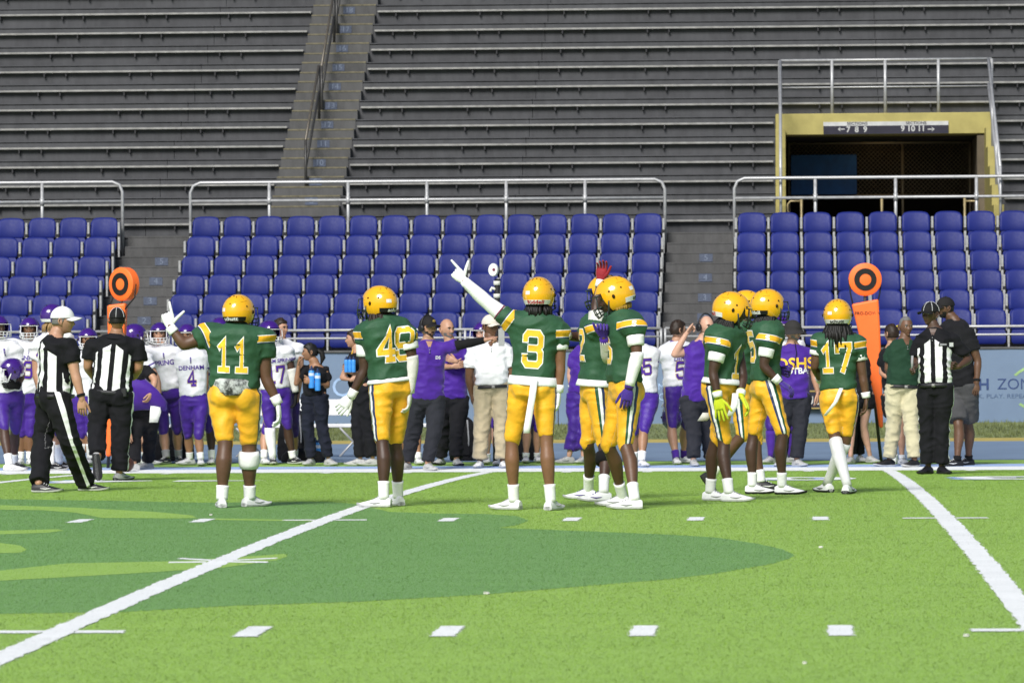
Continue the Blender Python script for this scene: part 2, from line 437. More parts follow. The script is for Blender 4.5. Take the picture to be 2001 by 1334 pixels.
for i, s in enumerate(SHEETS):
    ix = np.nonzero(cls == i)[0]
    if len(ix): add_tris(s[0], fibres(FP[ix]))
ix = np.nonzero(cls == -1)[0]
mt = bpy.data.meshes.new('turf_fibres'); mt.materials.append(m_turf); ot = link(bpy.data.objects.new('turf_fibres', mt)); add_tris(ot, fibres(FP[ix]))
tag(ot, 'short lime green artificial turf fibres covering the playing field', 'turf', kind='stuff')

# ================================================================== grandstand
YK = lambda k: 41.0 + .66 * k
def LY(k): return 615 - 38.67 * (k - 2) if k <= 8 else 383 - 37.2 * (k - 8)
def LZ(k): return at(650, LY(k), YK(k))[2]
NK = 24
XL, XR = -22.0, 22.0
stand = empty('grandstand', (0, 41, LZ(0)), 'grey weathered concrete grandstand rising behind the blue banner in long steps', 'grandstand')
SO = np.array([0, 41, LZ(0)])
UA = (np.mean([at(533, 400, YK(8))[0], at(612, 11, YK(18))[0]]), np.mean([at(668, 385, YK(8))[0], at(733, 11, YK(18))[0]]))   # upper aisle X range
LA = [(at(238, 440, YK(5))[0], at(369, 440, YK(5))[0]), (at(1302, 440, YK(5))[0], at(1432, 440, YK(5))[0])]
VX = (at(1535, 300, YK(6))[0], at(1945, 300, YK(6))[0])          # vomitory opening X range
VT = 12                                                           # its roof level
def row_piece(x0, x1, k, name='concrete_row'):
    z1 = LZ(k); z0 = LZ(k - 1) if k > 0 else z1 - 1.2; y0 = YK(k); y1 = YK(k + 1) + .05
    mb = MB()
    mb.box((x0, y0, z0 - .12), (x1, y1, z1 - .034), 0)
    mb.box((x0, y0 + .04, z1 - .034), (x1, y1, z1 - .018), 1)
    mb.box((x0, y0 - .012, z1 - .018), (x1, y1, z1), 0)
    return mb.build(name, [m_conc, m_recess], stand, off=SO)
# panel joints make the long rows into separate precast pieces
for k in range(0, NK + 1):
    cuts = [XL, -13.5 + .04 * k, -7.2 + .03 * k, -1.15 + .02 * k, 5.0, 11.5, XR]
    segs = []
    for a, b in zip(cuts[:-1], cuts[1:]): segs.append((a + .004, b - .004))
    if 6 <= k <= VT:
        s2 = []
        for a, b in segs:
            if b <= VX[0] - .17 or a >= VX[1] + .17: s2.append((a, b)); continue
            if a < VX[0] - .17: s2.append((a, VX[0] - .17))
            if b > VX[1] + .17: s2.append((VX[1] + .17, b))
        segs = s2
    for a, b in segs: row_piece(a, b, k)
# retaining face at the very back so that the stand ends in a wall
mb = MB(); mb.box((XL, YK(NK + 1) + .06, LZ(0)), (XR, YK(NK + 1) + .5, LZ(NK) + 2.5)); mb.build('back_wall', m_conc, stand, off=SO)
mb = MB(); mb.box((XL, 40.45, ZS - .3), (XR, 40.85, 1.04)); mb.box((XL, 40.4, 1.045), (XR, 41.0, 1.075), ch=.004); mb.build('front_wall', m_wallc, stand, off=SO)
# stairs: two steps for each row, yellow or grey nosings, stencilled row numbers
def stair(x0, x1, k, nose, num=None, numx=None):
    zt = LZ(k); zb = LZ(k - 1); zm = zb + (zt - zb) * .48
    for zz, yb, top in ((zm, YK(k) - .33, 0), (zt, YK(k) - .016, 1)):
        mb = MB(); mb.box((x0, yb, zb - .02 if not top else zm - .05), (x1, YK(k) + .28 if not top else YK(k) + .34, zz + .008 + .002 * top), 0)
        mb.box((x0 + .004, yb - .006, zz - .012), (x1 - .004, yb + .05, zz + .013), 1)
        mb.build('aisle_step', [m_step, nose], stand, off=SO)
    if num:
        cx = numx; cz = (zm + zt) / 2 + .005; yb = YK(k) - .021
        mb = MB(); mb.box((cx - .105, yb - .004, cz - .062), (cx + .105, yb - .001, cz + .062), 0)
        text_on(mb, num, .13, (cx, yb - .0045, cz), (1, 0, 0), (0, 0, 1), .002, 1, 1.1)
        mb.build('row_number', [m_plate, m_plw], stand, off=SO)
ucx = (UA[0] + UA[1]) / 2
for k in range(8, NK + 1): stair(UA[0], UA[1], k, m_nose, str(k), ucx + .08)
for a, b in LA:
    for k in range(1, 7): stair(a, b, k, M('worn step edge', (.17, .155, .12), .8, .2) if k == 1 and a == LA[0][0] else m_step, str(k) if k < 6 else None, (a + b) / 2 + .1)

# benches: aluminium planks bracketed to the risers
BRK = MB(); BRK.box((-.012, -.06, -.06), (.012, .015, 0)); BRKM = BRK.mesh('bracket'); BRKM.materials.append(m_brk)
def bench(x0, x1, k, label):
    z = LZ(k) - .105; y = YK(k) - .02
    e = empty('bleacher_bench', ((x0 + x1) / 2, y, z), label, 'bench', 'aluminium bleacher benches')
    mb = MB(); hw = (x1 - x0) / 2
    mb.box((-hw, -.075, -.040), (hw, .005, 0), ch=.008)
    mb.build('plank', m_alu, e, 'auto')
    bx = -11.0 - .0 * k
    n = 0
    while bx < 11:
        for d in (0, .38):
            if x0 + .1 < bx + d < x1 - .1:
                b = bpy.data.objects.new('bracket', BRKM); link(b, e); b.location = (bx + d - (x0 + x1) / 2, .0, -.046)
        bx += 1.5
def ordn(i): return ['first', 'second', 'third', 'fourth', 'fifth', 'sixth', 'seventh', 'eighth', 'ninth', 'tenth', 'eleventh', 'twelfth', 'thirteenth', 'fourteenth', 'fifteenth', 'sixteenth', 'seventeenth', 'eighteenth'][i]
for k in range(7, 20):
    n = ordn(k - 7) if k > 7 else 'lowest'
    q = f'{n} aluminium bench up' if k > 7 else 'lowest aluminium bench'
    if k == 7:
        bench(-14, at(1515, 430, YK(7))[0] if False else VX[0] - .2, 7, 'lowest aluminium bench just behind the blue seats, left of the tunnel'); bench(VX[1] + .2, 14, 7, 'lowest aluminium bench just behind the blue seats, right of the tunnel'); continue
    bench(-14, UA[0] - .03, k, f'{q} in the bleachers left of the stairs')
    if k <= VT:
        bench(UA[1] + .03, VX[0] - .2, k, f'{q} between the stairs and the yellow tunnel'); bench(VX[1] + .2, 14, k, f'{q} right of the yellow tunnel entrance')
    else:
        bench(UA[1] + .03, 14, k, f'{q} above the tunnel, right of the stairs')

# dark stair handrails in the middle of the upper aisle
for i, (k0, k1) in enumerate(((9, 12), (13, 16), (17, 20))):
    x = at(593, 330, YK(10))[0] + .12
    pa = np.array([x, YK(k0) - .1, LZ(k0 - 1) + .02]); pb = np.array([x, YK(k1) + .1, LZ(k1)])
    H = np.array([0, 0, .92])
    e = empty('stair_handrail', pa, ['lowest dark handrail standing in the bleacher stairs', 'dark handrail in the bleacher stairs, second one up', 'topmost dark handrail in the bleacher stairs, cut by the edge'][i], 'handrail', 'handrails in the bleacher stairs')
    for p in (pa, pb):
        mb = MB(); mb.tube([p, p + H * 1.0], .024); mb.build('post', m_dpipe, e, True, off=pa)
    for h in (1.0, .52):
        mb = MB(); mb.tube([pa + H * h, pb + H * h], .022); mb.build('rail', m_dpipe if h < 1 else M('worn dark rail', (.10, .085, .065), .4, .5, .3) if i == 0 else bpy.data.materials['worn dark rail'], e, True, off=pa)

# ---- guard rails behind the top row of seats
YG = YK(5) + .60
def guard(xs, ends, label, ytop, ymid, lo=470):
    ax = [at(x, 355, YG)[0] for x in xs]
    zt = at(xs[len(xs) // 2], ytop, YG)[2]; zm = at(xs[len(xs) // 2], ymid, YG)[2]; zb = LZ(5)
    b = np.array([ax[0], YG, zb])
    e = empty('guard_rail', b, label, 'railing', 'white guard rails behind the blue seats')
    r = .026; c = .16
    pts = []
    L, Rr = ax[0], ax[-1]
    if ends[0]: pts += [(L, YG, zb), (L, YG, zt - c), (L + c * .3, YG, zt - c * .3), (L + c, YG, zt)]
    else: pts += [(L, YG, zt)]
    if ends[1]: pts += [(Rr - c, YG, zt), (Rr - c * .3, YG, zt - c * .3), (Rr, YG, zt - c), (Rr, YG, zb)]
    else: pts += [(Rr, YG, zt)]
    mb = MB(); mb.tube(pts, r, 10); mb.build('top_rail', m_pipe, e, True, off=b)
    mb = MB(); mb.tube([(L, YG, zm), (Rr, YG, zm)], r * .92, 10); mb.build('mid_rail', m_pipe, e, True, off=b)
    for i, x in enumerate(ax):
        if (i == 0 and ends[0]) or (i == len(ax) - 1 and ends[1]): continue
        mb = MB(); mb.tube([(x, YG, zb), (x, YG, zt - .01)], r, 10)
        mb.tube([(x, YG, zm - .06), (x, YG, zm + .06)], r * 1.35, 10); mb.build('post', m_pipe, e, True, off=b)
guard([-540, -385, -230, -75, 82, 239], (1, 1), 'white pipe guard rail behind the leftmost block of blue seats', 358, 396)
guard([372, 526, 680, 834, 989, 1143, 1299], (1, 1), 'long white pipe guard rail behind the middle block of blue seats', 354, 390)
guard([1435, 1593, 1750, 1908, 2066, 2224, 2380], (1, 1), 'white pipe guard rail behind the right block of blue seats, across the tunnel', 345, 384)

# ---- seats
def seat_parts():
    u = np.linspace(-1, 1, 11); w = np.linspace(0, 1, 9)
    def surf(dy):
        V = []
        for b in w:
            for a in u:
                ztop = .645 - .045 * abs(a) ** 5 - .016 * a * a; zb = .302 + .02 * a ** 6
                z = zb + (ztop - zb) * b
                hw = .228 - .012 * (1 - b) - (.02 * max(0, b - .85) / .15 if abs(a) > .85 else 0)
                V.append((a * hw, -.055 * a * a * (1 - .3 * b) + .10 * (b - .5) + .03 * (b - .45) ** 2 * 4 * 0 + dy + .045 * (1 - b) ** 4, z))
        return V
    n, k = 11, 9
    V = surf(0) + surf(.024); F = []
    for j in range(k - 1):
        for i in range(n - 1):
            q = (j * n + i, j * n + i + 1, (j + 1) * n + i + 1, (j + 1) * n + i); F.append(q); F.append(tuple(x + n * k for x in q[::-1]))
    bd = [i for i in range(n)] + [j * n + n - 1 for j in range(1, k)] + [(k - 1) * n + i for i in range(n - 2, -1, -1)] + [j * n for j in range(k - 2, 0, -1)]
    for i in range(len(bd)): a, b = bd[i], bd[(i + 1) % len(bd)]; F.append((b, a, a + n * k, b + n * k))
    mb = MB(); mb.add(V, F); back = mb
    pan = MB()                                          # seat pan tipped up in front of the backrest
    rings = []
    for z, hw, y0 in ((.10, .18, -.10), (.13, .21, -.12), (.20, .215, -.115), (.28, .21, -.095), (.315, .19, -.085)):
        rings.append([(-hw, y0, z), (0, y0 + .02, z), (hw, y0, z), (hw, y0 + .03, z), (0, y0 + .05, z), (-hw, y0 + .03, z)])
    pan.loft(rings)
    std = MB(); std.box((-.014, -.10, 0), (.014, -.055, .13), ch=.004); std.box((-.019, -.088, .10), (.019, .035, .56), ch=.006)
    std.box((-.024, -.094, .33), (.024, -.080, .38), 1)
    return back, pan, std
sb, spn, sst = seat_parts()
seat0 = empty('stadium_seat', (0, 0, 0))
_b = sb.build('backrest', m_seat, seat0, True); _p = spn.build('seat_pan', m_seat, seat0, 'auto'); _s = sst.build('standard', [m_std, m_bolt], seat0, 'auto')
_s.location.x = -.252
ROWN = ['bottom row', 'second row up', 'third row up', 'fourth row up', 'row just below the top', 'top row']
first = True
for bname, centers in (('left seat block', [204 - 60.6 * i for i in range(8)][::-1]), ('middle seat block', [403 + (1266 - 403) / 14 * i for i in range(15)]), ('right seat block', [1469 + 64.0 * i for i in range(13)])):
    ax = [at(c, 430, YK(5) + .4)[0] for c in centers]; pit = (ax[-1] - ax[0]) / (len(ax) - 1)
    for k in range(0, 6):
        vis = [i for i in range(len(ax))]
        for i in vis:
            s = seat0 if first else copy_tree(seat0); first = False
            s.location = (ax[i] + rng.uniform(-.004, .004), YK(k) + .40, LZ(k) + {0: .0}.get(k, 0)); s.scale = (pit / .515, 1, 1)
            s.rotation_euler.x = rng.uniform(-.012, .012)
            nth = ordn(i) if bname != 'left seat block' else ordn(len(ax) - 1 - i)
            side = 'from its left end' if bname != 'left seat block' else 'from the aisle'
            if bname == 'right seat block': side = 'from the aisle'
            tag(s, f'blue plastic seat, {nth} {side}, {ROWN[k]}, {bname}', 'seat', 'blue stadium seats')
            if (bname == 'left seat block' or bname == 'middle seat block') and i == len(ax) - 1:
                st = bpy.data.objects.new('standard', _s.data); link(st, s); st.location = (.252, 0, 0)

# ---- rails on the front wall
YF = 40.62
for j, (xa, xb, lab) in enumerate(((-640, 330, 'low double pipe rail on the front wall, left stretch'), (338, 1292, 'low double pipe rail on the front wall, middle stretch'), (1300, 2640, 'low double pipe rail on the front wall, right stretch'))):
    X0 = at(xa, 650, YF)[0]; X1 = at(xb, 650, YF)[0]; b = np.array([X0, YF, 1.075])
    e = empty('wall_rail', b, lab, 'railing', 'low rails along the front wall')
    zt = at(1000, 643, YF)[2]; zm = at(1000, 659, YF)[2]
    mb = MB(); mb.tube([(X0, YF, zt), (X1, YF, zt)], .021, 10); mb.build('top_rail', m_pipe, e, True, off=b)
    mb = MB(); mb.tube([(X0, YF, zm), (X1, YF, zm)], .017, 10); mb.build('mid_rail', m_pipe, e, True, off=b)
    n = max(2, int((X1 - X0) / 1.45)); 
    for i in range(n + 1):
        x = X0 + (X1 - X0) * i / n
        mb = MB(); mb.tube([(x, YF, 1.06), (x, YF, zt)], .019, 8); mb.build('post', m_pipe, e, True, off=b)

# ---- banner on the wall
bz0 = at(1000, 829, 40.40)[2]; bz1 = at(1000, 684, 40.40)[2]
def banner(x0, x1, label, texts, seed):
    X0, X1 = at(x0, 750, 40.4)[0] + .004, at(x1, 750, 40.4)[0] - .004
    b = np.array([(X0 + X1) / 2, 40.4, bz0]); e = empty('banner', b, label, 'banner', 'light blue banners on the front wall')
    nx = int((X1 - X0) / .12); mb = MB(); V = []; r = random.Random(seed)
    ph = [r.uniform(0, 6.28) for _ in range(3)]
    def wav(x, z): return 40.425 - .008 * math.sin(x * 2.1 + ph[0]) - .006 * math.sin(x * 5.3 + ph[1] + z * 2) - .004 * math.sin(x * 1.3 + z * 9 + ph[2])
    zs = np.linspace(bz0, bz1, 9)
    for x in np.linspace(X0, X1, nx + 1):
        for z in zs: V.append((x, wav(x, z), z))
    V2 = [(x, y + .01, z) for x, y, z in V]
    F = []
    for i in range(nx):
        for j in range(8): q = (i * 9 + j, (i + 1) * 9 + j, (i + 1) * 9 + j + 1, i * 9 + j + 1); F.append(q); F.append(tuple(w + len(V) for w in q[::-1]))
    mb.add(V + V2, F); mb.build('fabric', m_banner, e, True, off=b, fix=False)
    for px, py, txt, capx, mat, sq, bold in texts:
        if txt == 'ring':
            mb = MB(); c = at(px, py, 40.4); a = capx[0] * 67 / FPX; h = capx[1] * 67 / FPX
            for k in range(40):
                if abs(math.sin(2 * math.pi * k / 40)) < .55: continue
                t0, t1 = 2 * math.pi * k / 40, 2 * math.pi * (k + 1) / 40; P = []
                for t, s in ((t0, 1), (t1, 1), (t1, .955), (t0, .955)):
                    x = c[0] + a * s * math.cos(t); z = c[2] + h * (s - (.06 if s < 1 else 0)) * math.sin(t)
                    P.append((x, wav(x, z) - .004, z))
                if all(X0 < p[0] < X1 and bz0 < p[2] < bz1 for p in P): mb.add(P, [(0, 1, 2, 3)])
            mb.build('print', mat, e, off=b, fix=False); continue
        v, f = text_polys(txt, capx * 67.4 / FPX / .70, sq, bold); c = at(px, py, 40.4)
        bm = bmesh.new(); vv = [bm.verts.new(p) for p in v]
        for q in f:
            try: bm.faces.new([vv[i] for i in q])
            except ValueError: pass
        xx = math.floor(min(p[0] for p in v) / .1) * .1
        while xx < max(p[0] for p in v):
            bmesh.ops.bisect_plane(bm, geom=bm.verts[:] + bm.edges[:] + bm.faces[:], plane_co=(xx, 0, 0), plane_no=(1, 0, 0)); xx += .1
        bm.verts.index_update()
        mb = MB(); mb.add([(c[0] + w.co.x, wav(c[0] + w.co.x, c[2] + w.co.y) - .005, c[2] + w.co.y) for w in bm.verts], [tuple(w.index for w in q.verts) for q in bm.faces]); bm.free()
        mb.build('print', mat, e, off=b, fix=False)
banner(-700, 470, 'plain light blue banner behind the players in white jerseys', [], 1)
banner(471, 1090, 'light blue banner behind the woman with bottles, large pale letters', [(672, 758, 'YOU', 38, m_btxt3, 1.0, 0)], 2)
banner(1091, 1560, 'light blue banner behind the headset coach, two pale lines of lettering', [(1316, 756, 'SMOOTH', 13, m_btxt3, 1.0, 0), (1314, 776, 'TO PLAY', 14, m_btxt3, 1.0, 0)], 3)
banner(1561, 2640, 'light blue banner reading BENCH ZONE behind the man in black', [(1884, 752, 'BENCH', 21, m_btxt, 1.0, .006), (1990, 751, 'ZONE', 21, m_btxt, 1.0, -.001), (1947, 774, 'WORK. PLAY. REPEAT.', 8, m_btxt2, 1.25, 0), (2078, 757, 'ring', (108, 56), m_blime, 1, 0)], 4)
# small framed board in front of the banner
c0 = at(1582, 800, 40.3); c1 = at(1612, 690, 40.3); b = np.array([(c0[0] + c1[0]) / 2 - .06, 40.33, c0[2]])
e = empty('sponsor_board', b, 'small black board with gold edge and pale lettering on the banner', 'sign')
mb = MB(); mb.box((b[0] - .17, 40.32, c0[2]), (b[0] + .24, 40.36, c1[2]), ch=.006); mb.build('panel', m_sblack, e, off=b)
mb = MB(); zf = at(1590, 764, 40.3)[2]
for q in ((-.17, .24, c0[2] + .01, c0[2] + .03), (-.17, .24, zf - .01, zf + .01)): mb.box((b[0] + q[0], 40.312, q[2]), (b[0] + q[1], 40.318, q[3]))
mb.build('gold_edge', M('dull gold', (.35, .26, .08), .5, .4), e, off=b)
mb = MB(); text_on(mb, 'U.S.', .17, (b[0] + .02, 40.317, at(1590, 783, 40.3)[2]), (1, 0, 0), (0, 0, 1), .001, 0, 1.0, .004); mb.build('lettering', m_swhite, e, off=b, fix=False)

# ================================================================== tunnel entrance
YV = YK(VT)
zroof = LZ(VT); zlint = at(1730, 263, YV)[2]; zfl = LZ(5)
b = np.array([(VX[0] + VX[1]) / 2, YV, zfl])
tun = empty('tunnel_entrance', b, 'yellow framed tunnel entrance cut into the bleachers', 'tunnel entrance')
mb = MB(); mb.box((VX[0] - .165, YV - .03, zlint), (VX[1] + .165, YV + .70, zroof + .03), ch=.012); mb.build('lintel', m_yel, tun, off=b)
for sx, X in ((-1, VX[0]), (1, VX[1])):
    for k in range(6, VT):                              # side walls step down towards the seats
        mb = MB(); xa, xb = (X - .165, X) if sx < 0 else (X, X + .165)
        mb.box((xa, YK(k) - (.12 if k == 6 else 0) + .002, zfl - .05), (xb, YK(k + 1) - .002, LZ(k) + .10)); mb.build('side_wall', m_yel, tun, off=b)
mb = MB()
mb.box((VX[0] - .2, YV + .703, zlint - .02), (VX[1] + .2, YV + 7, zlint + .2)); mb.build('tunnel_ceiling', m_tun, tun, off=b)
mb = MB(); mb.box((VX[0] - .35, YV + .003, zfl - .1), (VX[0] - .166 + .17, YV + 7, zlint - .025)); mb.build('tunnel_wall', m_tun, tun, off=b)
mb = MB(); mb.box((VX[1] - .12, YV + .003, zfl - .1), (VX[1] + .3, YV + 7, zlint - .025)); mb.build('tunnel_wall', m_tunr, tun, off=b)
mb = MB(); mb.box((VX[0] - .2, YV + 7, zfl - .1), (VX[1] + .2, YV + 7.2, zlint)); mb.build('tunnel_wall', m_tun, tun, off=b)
mb = MB(); mb.box((VX[0] - .16, YK(6) - .1, zfl - .2), (VX[1] + .16, YV + 7, zfl + .0)); mb.build('tunnel_floor', m_step, tun, off=b)
# sign
sx0 = at(1609, 248, YV)[0]; sx1 = at(1853, 248, YV)[0]; sz0 = at(1730, 262, YV)[2]; sz1 = at(1730, 238, YV)[2]; szm = at(1730, 246, YV)[2]
sb_ = np.array([(sx0 + sx1) / 2, YV - .02, sz0])
e = empty('direction_sign', sb_, 'black and white sections sign over the yellow tunnel entrance', 'sign')
mb = MB(); mb.box((sx0, YV - .06, sz0), (sx1, YV - .032, szm)); mb.build('lower_panel', m_sblack, e, off=sb_)
mb = MB(); mb.box((sx0, YV - .059, szm + .001), (sx1, YV - .032, sz1)); mb.build('upper_panel', m_swhite, e, off=sb_)
mb = MB()
for px, py, t, sz, mm, bo in ((1675, 242, 'SECTIONS', .066, 1, .001), (1790, 241, 'SECTIONS', .066, 1, .001), (1674, 254, '7  8  9', .135, 0, .003), (1784, 252, '9 10 11', .135, 0, .003)):
    p = at(px, py, YV); text_on(mb, t, sz, (p[0], YV - .061, p[2]), (1, 0, 0), (0, 0, 1), .002, mm, 1.0 if mm == 0 else 1.15, bo)
for px, d in ((1644, -1), (1819, 1)):
    p = at(px, 253, YV); x, z = p[0], p[2]; y = YV - .0635
    mb.add([(x - d * .055, y, z - .008), (x + d * .02, y, z - .008), (x + d * .02, y, z + .008), (x - d * .055, y, z + .008)], [(0, 1, 2, 3)], 0)
    mb.add([(x + d * .01, y - .001, z - .04), (x + d * .06, y - .001, z), (x + d * .01, y - .001, z + .04), (x + d * .03, y - .001, z)], [(0, 1, 2, 3)], 0)
mb.build('lettering', [m_swhite, m_sblack], e, off=sb_, fix=False)
# chain-link fence across the passage
YC = YV + 2.2; fx0, fx1 = VX[0] + .05, VX[1] - .14; fz0 = at(1700, 382, YC)[2]; fz1 = zlint - .03
fb = np.array([fx0, YC, zfl]); e = empty('chain_link_fence', fb, 'chain-link fence closing the dark tunnel', 'fence')
mb = MB(); d = .075
for s in (1, -1):
    x = fx0 - (fz1 - fz0)
    while x < fx1 + (fz1 - fz0):
        # line from (x,fz0) to (x+s*h,...)
        h = fz1 - fz0; xa, xb = x, x + s * h; ta, tb = 0.0, 1.0
        if s > 0: ta = max(0, (fx0 - xa) / h); tb = min(1, (fx1 - xa) / h)
        else: ta = max(0, (xa - fx1) / h); tb = min(1, (xa - fx0) / h)
        if tb > ta: mb.tube([(xa + s * h * ta, YC + s * .003, fz0 + h * ta), (xa + s * h * tb, YC + s * .003, fz0 + h * tb)], .0035, 4)
        x += d
mb.build('wire_mesh', m_wire, e, off=fb)
for z in (fz0, fz1 - .02): 
    mb = MB(); mb.tube([(fx0, YC, z), (fx1, YC, z)], .02); mb.build('rail', m_wire, e, True, off=fb)
for x in (fx0 + .01, (fx0 + fx1) / 2 + .4, fx1 - .01):
    mb = MB(); mb.tube([(x, YC + .03, zfl), (x, YC + .03, fz1)], .022); mb.build('post', m_wire, e, True, off=fb)
c0 = at(1546, 381, YC - .08); c1 = at(1674, 302, YC - .08)
mb = MB(); mb.box((c0[0], YC - .09, c0[2]), (c1[0], YC - .06, c1[2]), ch=.006); o = mb.build('blue_panel', m_bpanel, None, off=(c0[0], YC, c0[2])); o.location = (c0[0], YC, c0[2]); tag(o, 'blue panel hung on the fence inside the tunnel', 'panel')
# lamp in the tunnel ceiling (lit in the photograph)
lp = at(1718, 272, YV + 1.5); zz = zlint - .05
mlamp = bpy.data.materials.new('lamp glow'); mlamp.use_nodes = True
bn = mlamp.node_tree.nodes['Principled BSDF']; bn.inputs['Emission Color'].default_value = (1, .68, .38, 1); bn.inputs['Emission Strength'].default_value = 5
e = empty('ceiling_lamp', (lp[0], YV + 1.7, zz + .03), 'lit strip lamp on the tunnel ceiling', 'lamp')
mb = MB(); mb.box((-.32, -.05, -.03), (.32, -.04, .0)); mb.box((-.32, -.05, .0), (.32, .05, .02)); mb.build('housing', m_black, e)
mb = MB(); mb.box((-.3, -.03, -.018), (.3, .03, -.001), ch=.005); mb.build('tube', mlamp, e)
# railing round the top of the tunnel
e = empty('tunnel_railing', (VX[0], YV, zroof), 'grey pipe railing round the top of the tunnel entrance', 'railing')
eb = np.array([VX[0], YV, zroof])
ptop = at(1730, 117, YV + .1)[2]; pm = at(1730, 170, YV + .1)[2]
xs = [at(x, 200, YV + .1)[0] for x in (1524, 1626, 1730, 1834, 1938)]
for i, x in enumerate(xs):
    mb = MB(); mb.tube([(x, YV + .1, zroof - (0 if 0 < i < 4 else .2)), (x, YV + .1, ptop)], .027); mb.build('post', m_pipe, e, True, off=eb)
mb = MB(); mb.tube([(xs[0], YV + .1, ptop), (xs[-1], YV + .1, ptop)], .022); mb.build('rail', m_pipe, e, True, off=eb)
mb = MB(); mb.tube([(xs[0], YV + .1, pm), (xs[-1], YV + .1, pm)], .014); mb.build('rail', m_pipe, e, True, off=eb)
for X in (VX[0] - .08, VX[1] + .08):
    for h in (0, .42):
        mb = MB(); mb.tube([(X, YV + .1, ptop - h), (X, YK(6) + .05, LZ(6) + 1.02 - h)], .026); mb.build('rail', m_pipe, e, True, off=eb)
    for k in (6, 8, 10):
        q = (k - 6) / 6; zt = LZ(6) + 1.02 + (ptop - LZ(6) - 1.02) * (YK(k) + .05 - YK(6) - .05) / (YV + .1 - YK(6) - .05)
        mb = MB(); mb.tube([(X, YK(k) + .05, LZ(k) + .05), (X, YK(k) + .05, zt)], .024); mb.build('post', m_pipe, e, True, off=eb)
# low brass-coloured rail in front of the opening
m_brass = M('worn brass pipe', (.33, .26, .13), .45, .5, .4)
e = empty('tunnel_handrail', (VX[0], YK(6), zfl), 'short brass coloured handrail posts in front of the tunnel', 'railing'); eb = np.array([VX[0], YK(6), zfl])
for px in (1566, 1723, 1885):
    p = at(px, 385, YK(6) + .2); mb = MB(); mb.tube([(p[0], YK(6) + .2, zfl), (p[0], YK(6) + .2, p[2])], .022); mb.build('post', m_brass, e, True, off=eb)
for px, d in ((1566, -1), (1885, 1)):
    p = at(px, 393, YK(6) + .2); q = d * .22
    mb = MB(); mb.tube([(p[0], YK(6) + .2, p[2]), (p[0] + q * .8, YK(6) + .2, p[2]), (p[0] + q, YK(6) + .2, p[2] - .05), (p[0] + q, YK(6) + .2, p[2] - .16), (p[0] + q * .8, YK(6) + .2, p[2] - .2)], .016); mb.build('rail', m_brass, e, True, off=eb)
# ================================================================== people: builders
def vnoise(p, seed=0):
    p = np.asarray(p, float); i = np.floor(p).astype(np.int64); f = p - i; u = f * f * (3 - 2 * f)
    def h(a, b, c):
        q = (a * 73856093) ^ (b * 19349663) ^ (c * 83492791) ^ (seed * 2654435761); q = (q ^ (q >> 13)) * 1274126177
        return ((q ^ (q >> 16)) & 0xffff) / 65535.0
    x, y, z = i[:, 0], i[:, 1], i[:, 2]; ux, uy, uz = u[:, 0], u[:, 1], u[:, 2]
    def lx(b, c): return h(x, b, c) * (1 - ux) + h(x + 1, b, c) * ux
    return (lx(y, z) * (1 - uy) + lx(y + 1, z) * uy) * (1 - uz) + (lx(y, z + 1) * (1 - uy) + lx(y + 1, z + 1) * uy) * uz
def arr(*p): return np.array(p, float)
def nrm(v): return v / (np.linalg.norm(v) + 1e-9)
def remesh(mb, voxel, smooth=4, wr=None, seed=0):
    """union of closed shapes -> one continuous surface; wr = (amplitude, (fx,fy,fz)) adds cloth folds"""
    me = mb.mesh('w'); o = bpy.data.objects.new('w', me); TMP.collection.objects.link(o)
    m = o.modifiers.new('r', 'REMESH'); m.mode = 'VOXEL'; m.voxel_size = voxel
    s = o.modifiers.new('s', 'SMOOTH'); s.factor = .5; s.iterations = smooth
    TMP.view_layers[0].update()
    m2 = bpy.data.meshes.new_from_object(o.evaluated_get(TMP.view_layers[0].depsgraph))
    bpy.data.objects.remove(o); bpy.data.meshes.remove(me)
    n = len(m2.vertices); v = np.zeros(n * 3); m2.vertices.foreach_get('co', v); v = v.reshape(-1, 3)
    if wr:
        nn = np.zeros(n * 3); m2.vertices.foreach_get('normal', nn); nn = nn.reshape(-1, 3)
        a, fr = wr[0], np.array(wr[1]); w = v + (vnoise(v * 5, seed + 9)[:, None] - .5) * .12
        k = 1 - np.abs(2 * vnoise(w * fr, seed) - 1); k2 = vnoise(w * fr * 2.3, seed + 3)
        v = v + nn * (a * ((k ** 2 - .42) * 1.2 + (k2 - .5) * .7))[:, None]
        m2.vertices.foreach_set('co', v.ravel()); m2.update()
    m2.polygons.foreach_set('use_smooth', [True] * len(m2.polygons))
    return m2, v
def put(me, name, mats, parent, off, v=None):
    if v is None:
        v = np.zeros(len(me.vertices) * 3); me.vertices.foreach_get('co', v); v = v.reshape(-1, 3)
    me.vertices.foreach_set('co', (v - off).ravel()); me.update()
    for m in mats: me.materials.append(m)
    me.name = name
    return link(bpy.data.objects.new(name, me), parent)
def vattr(me, name, vec=None, val=None):
    if vec is not None: me.attributes.new(name, 'FLOAT_VECTOR', 'POINT').data.foreach_set('vector', np.asarray(vec, float).ravel())
    else: me.attributes.new(name, 'FLOAT', 'POINT').data.foreach_set('value', np.asarray(val, float).ravel())
def bvh_of(me, v):
    return BVHTree.FromPolygons([Vector(p) for p in v], [tuple(p.vertices) for p in me.polygons])

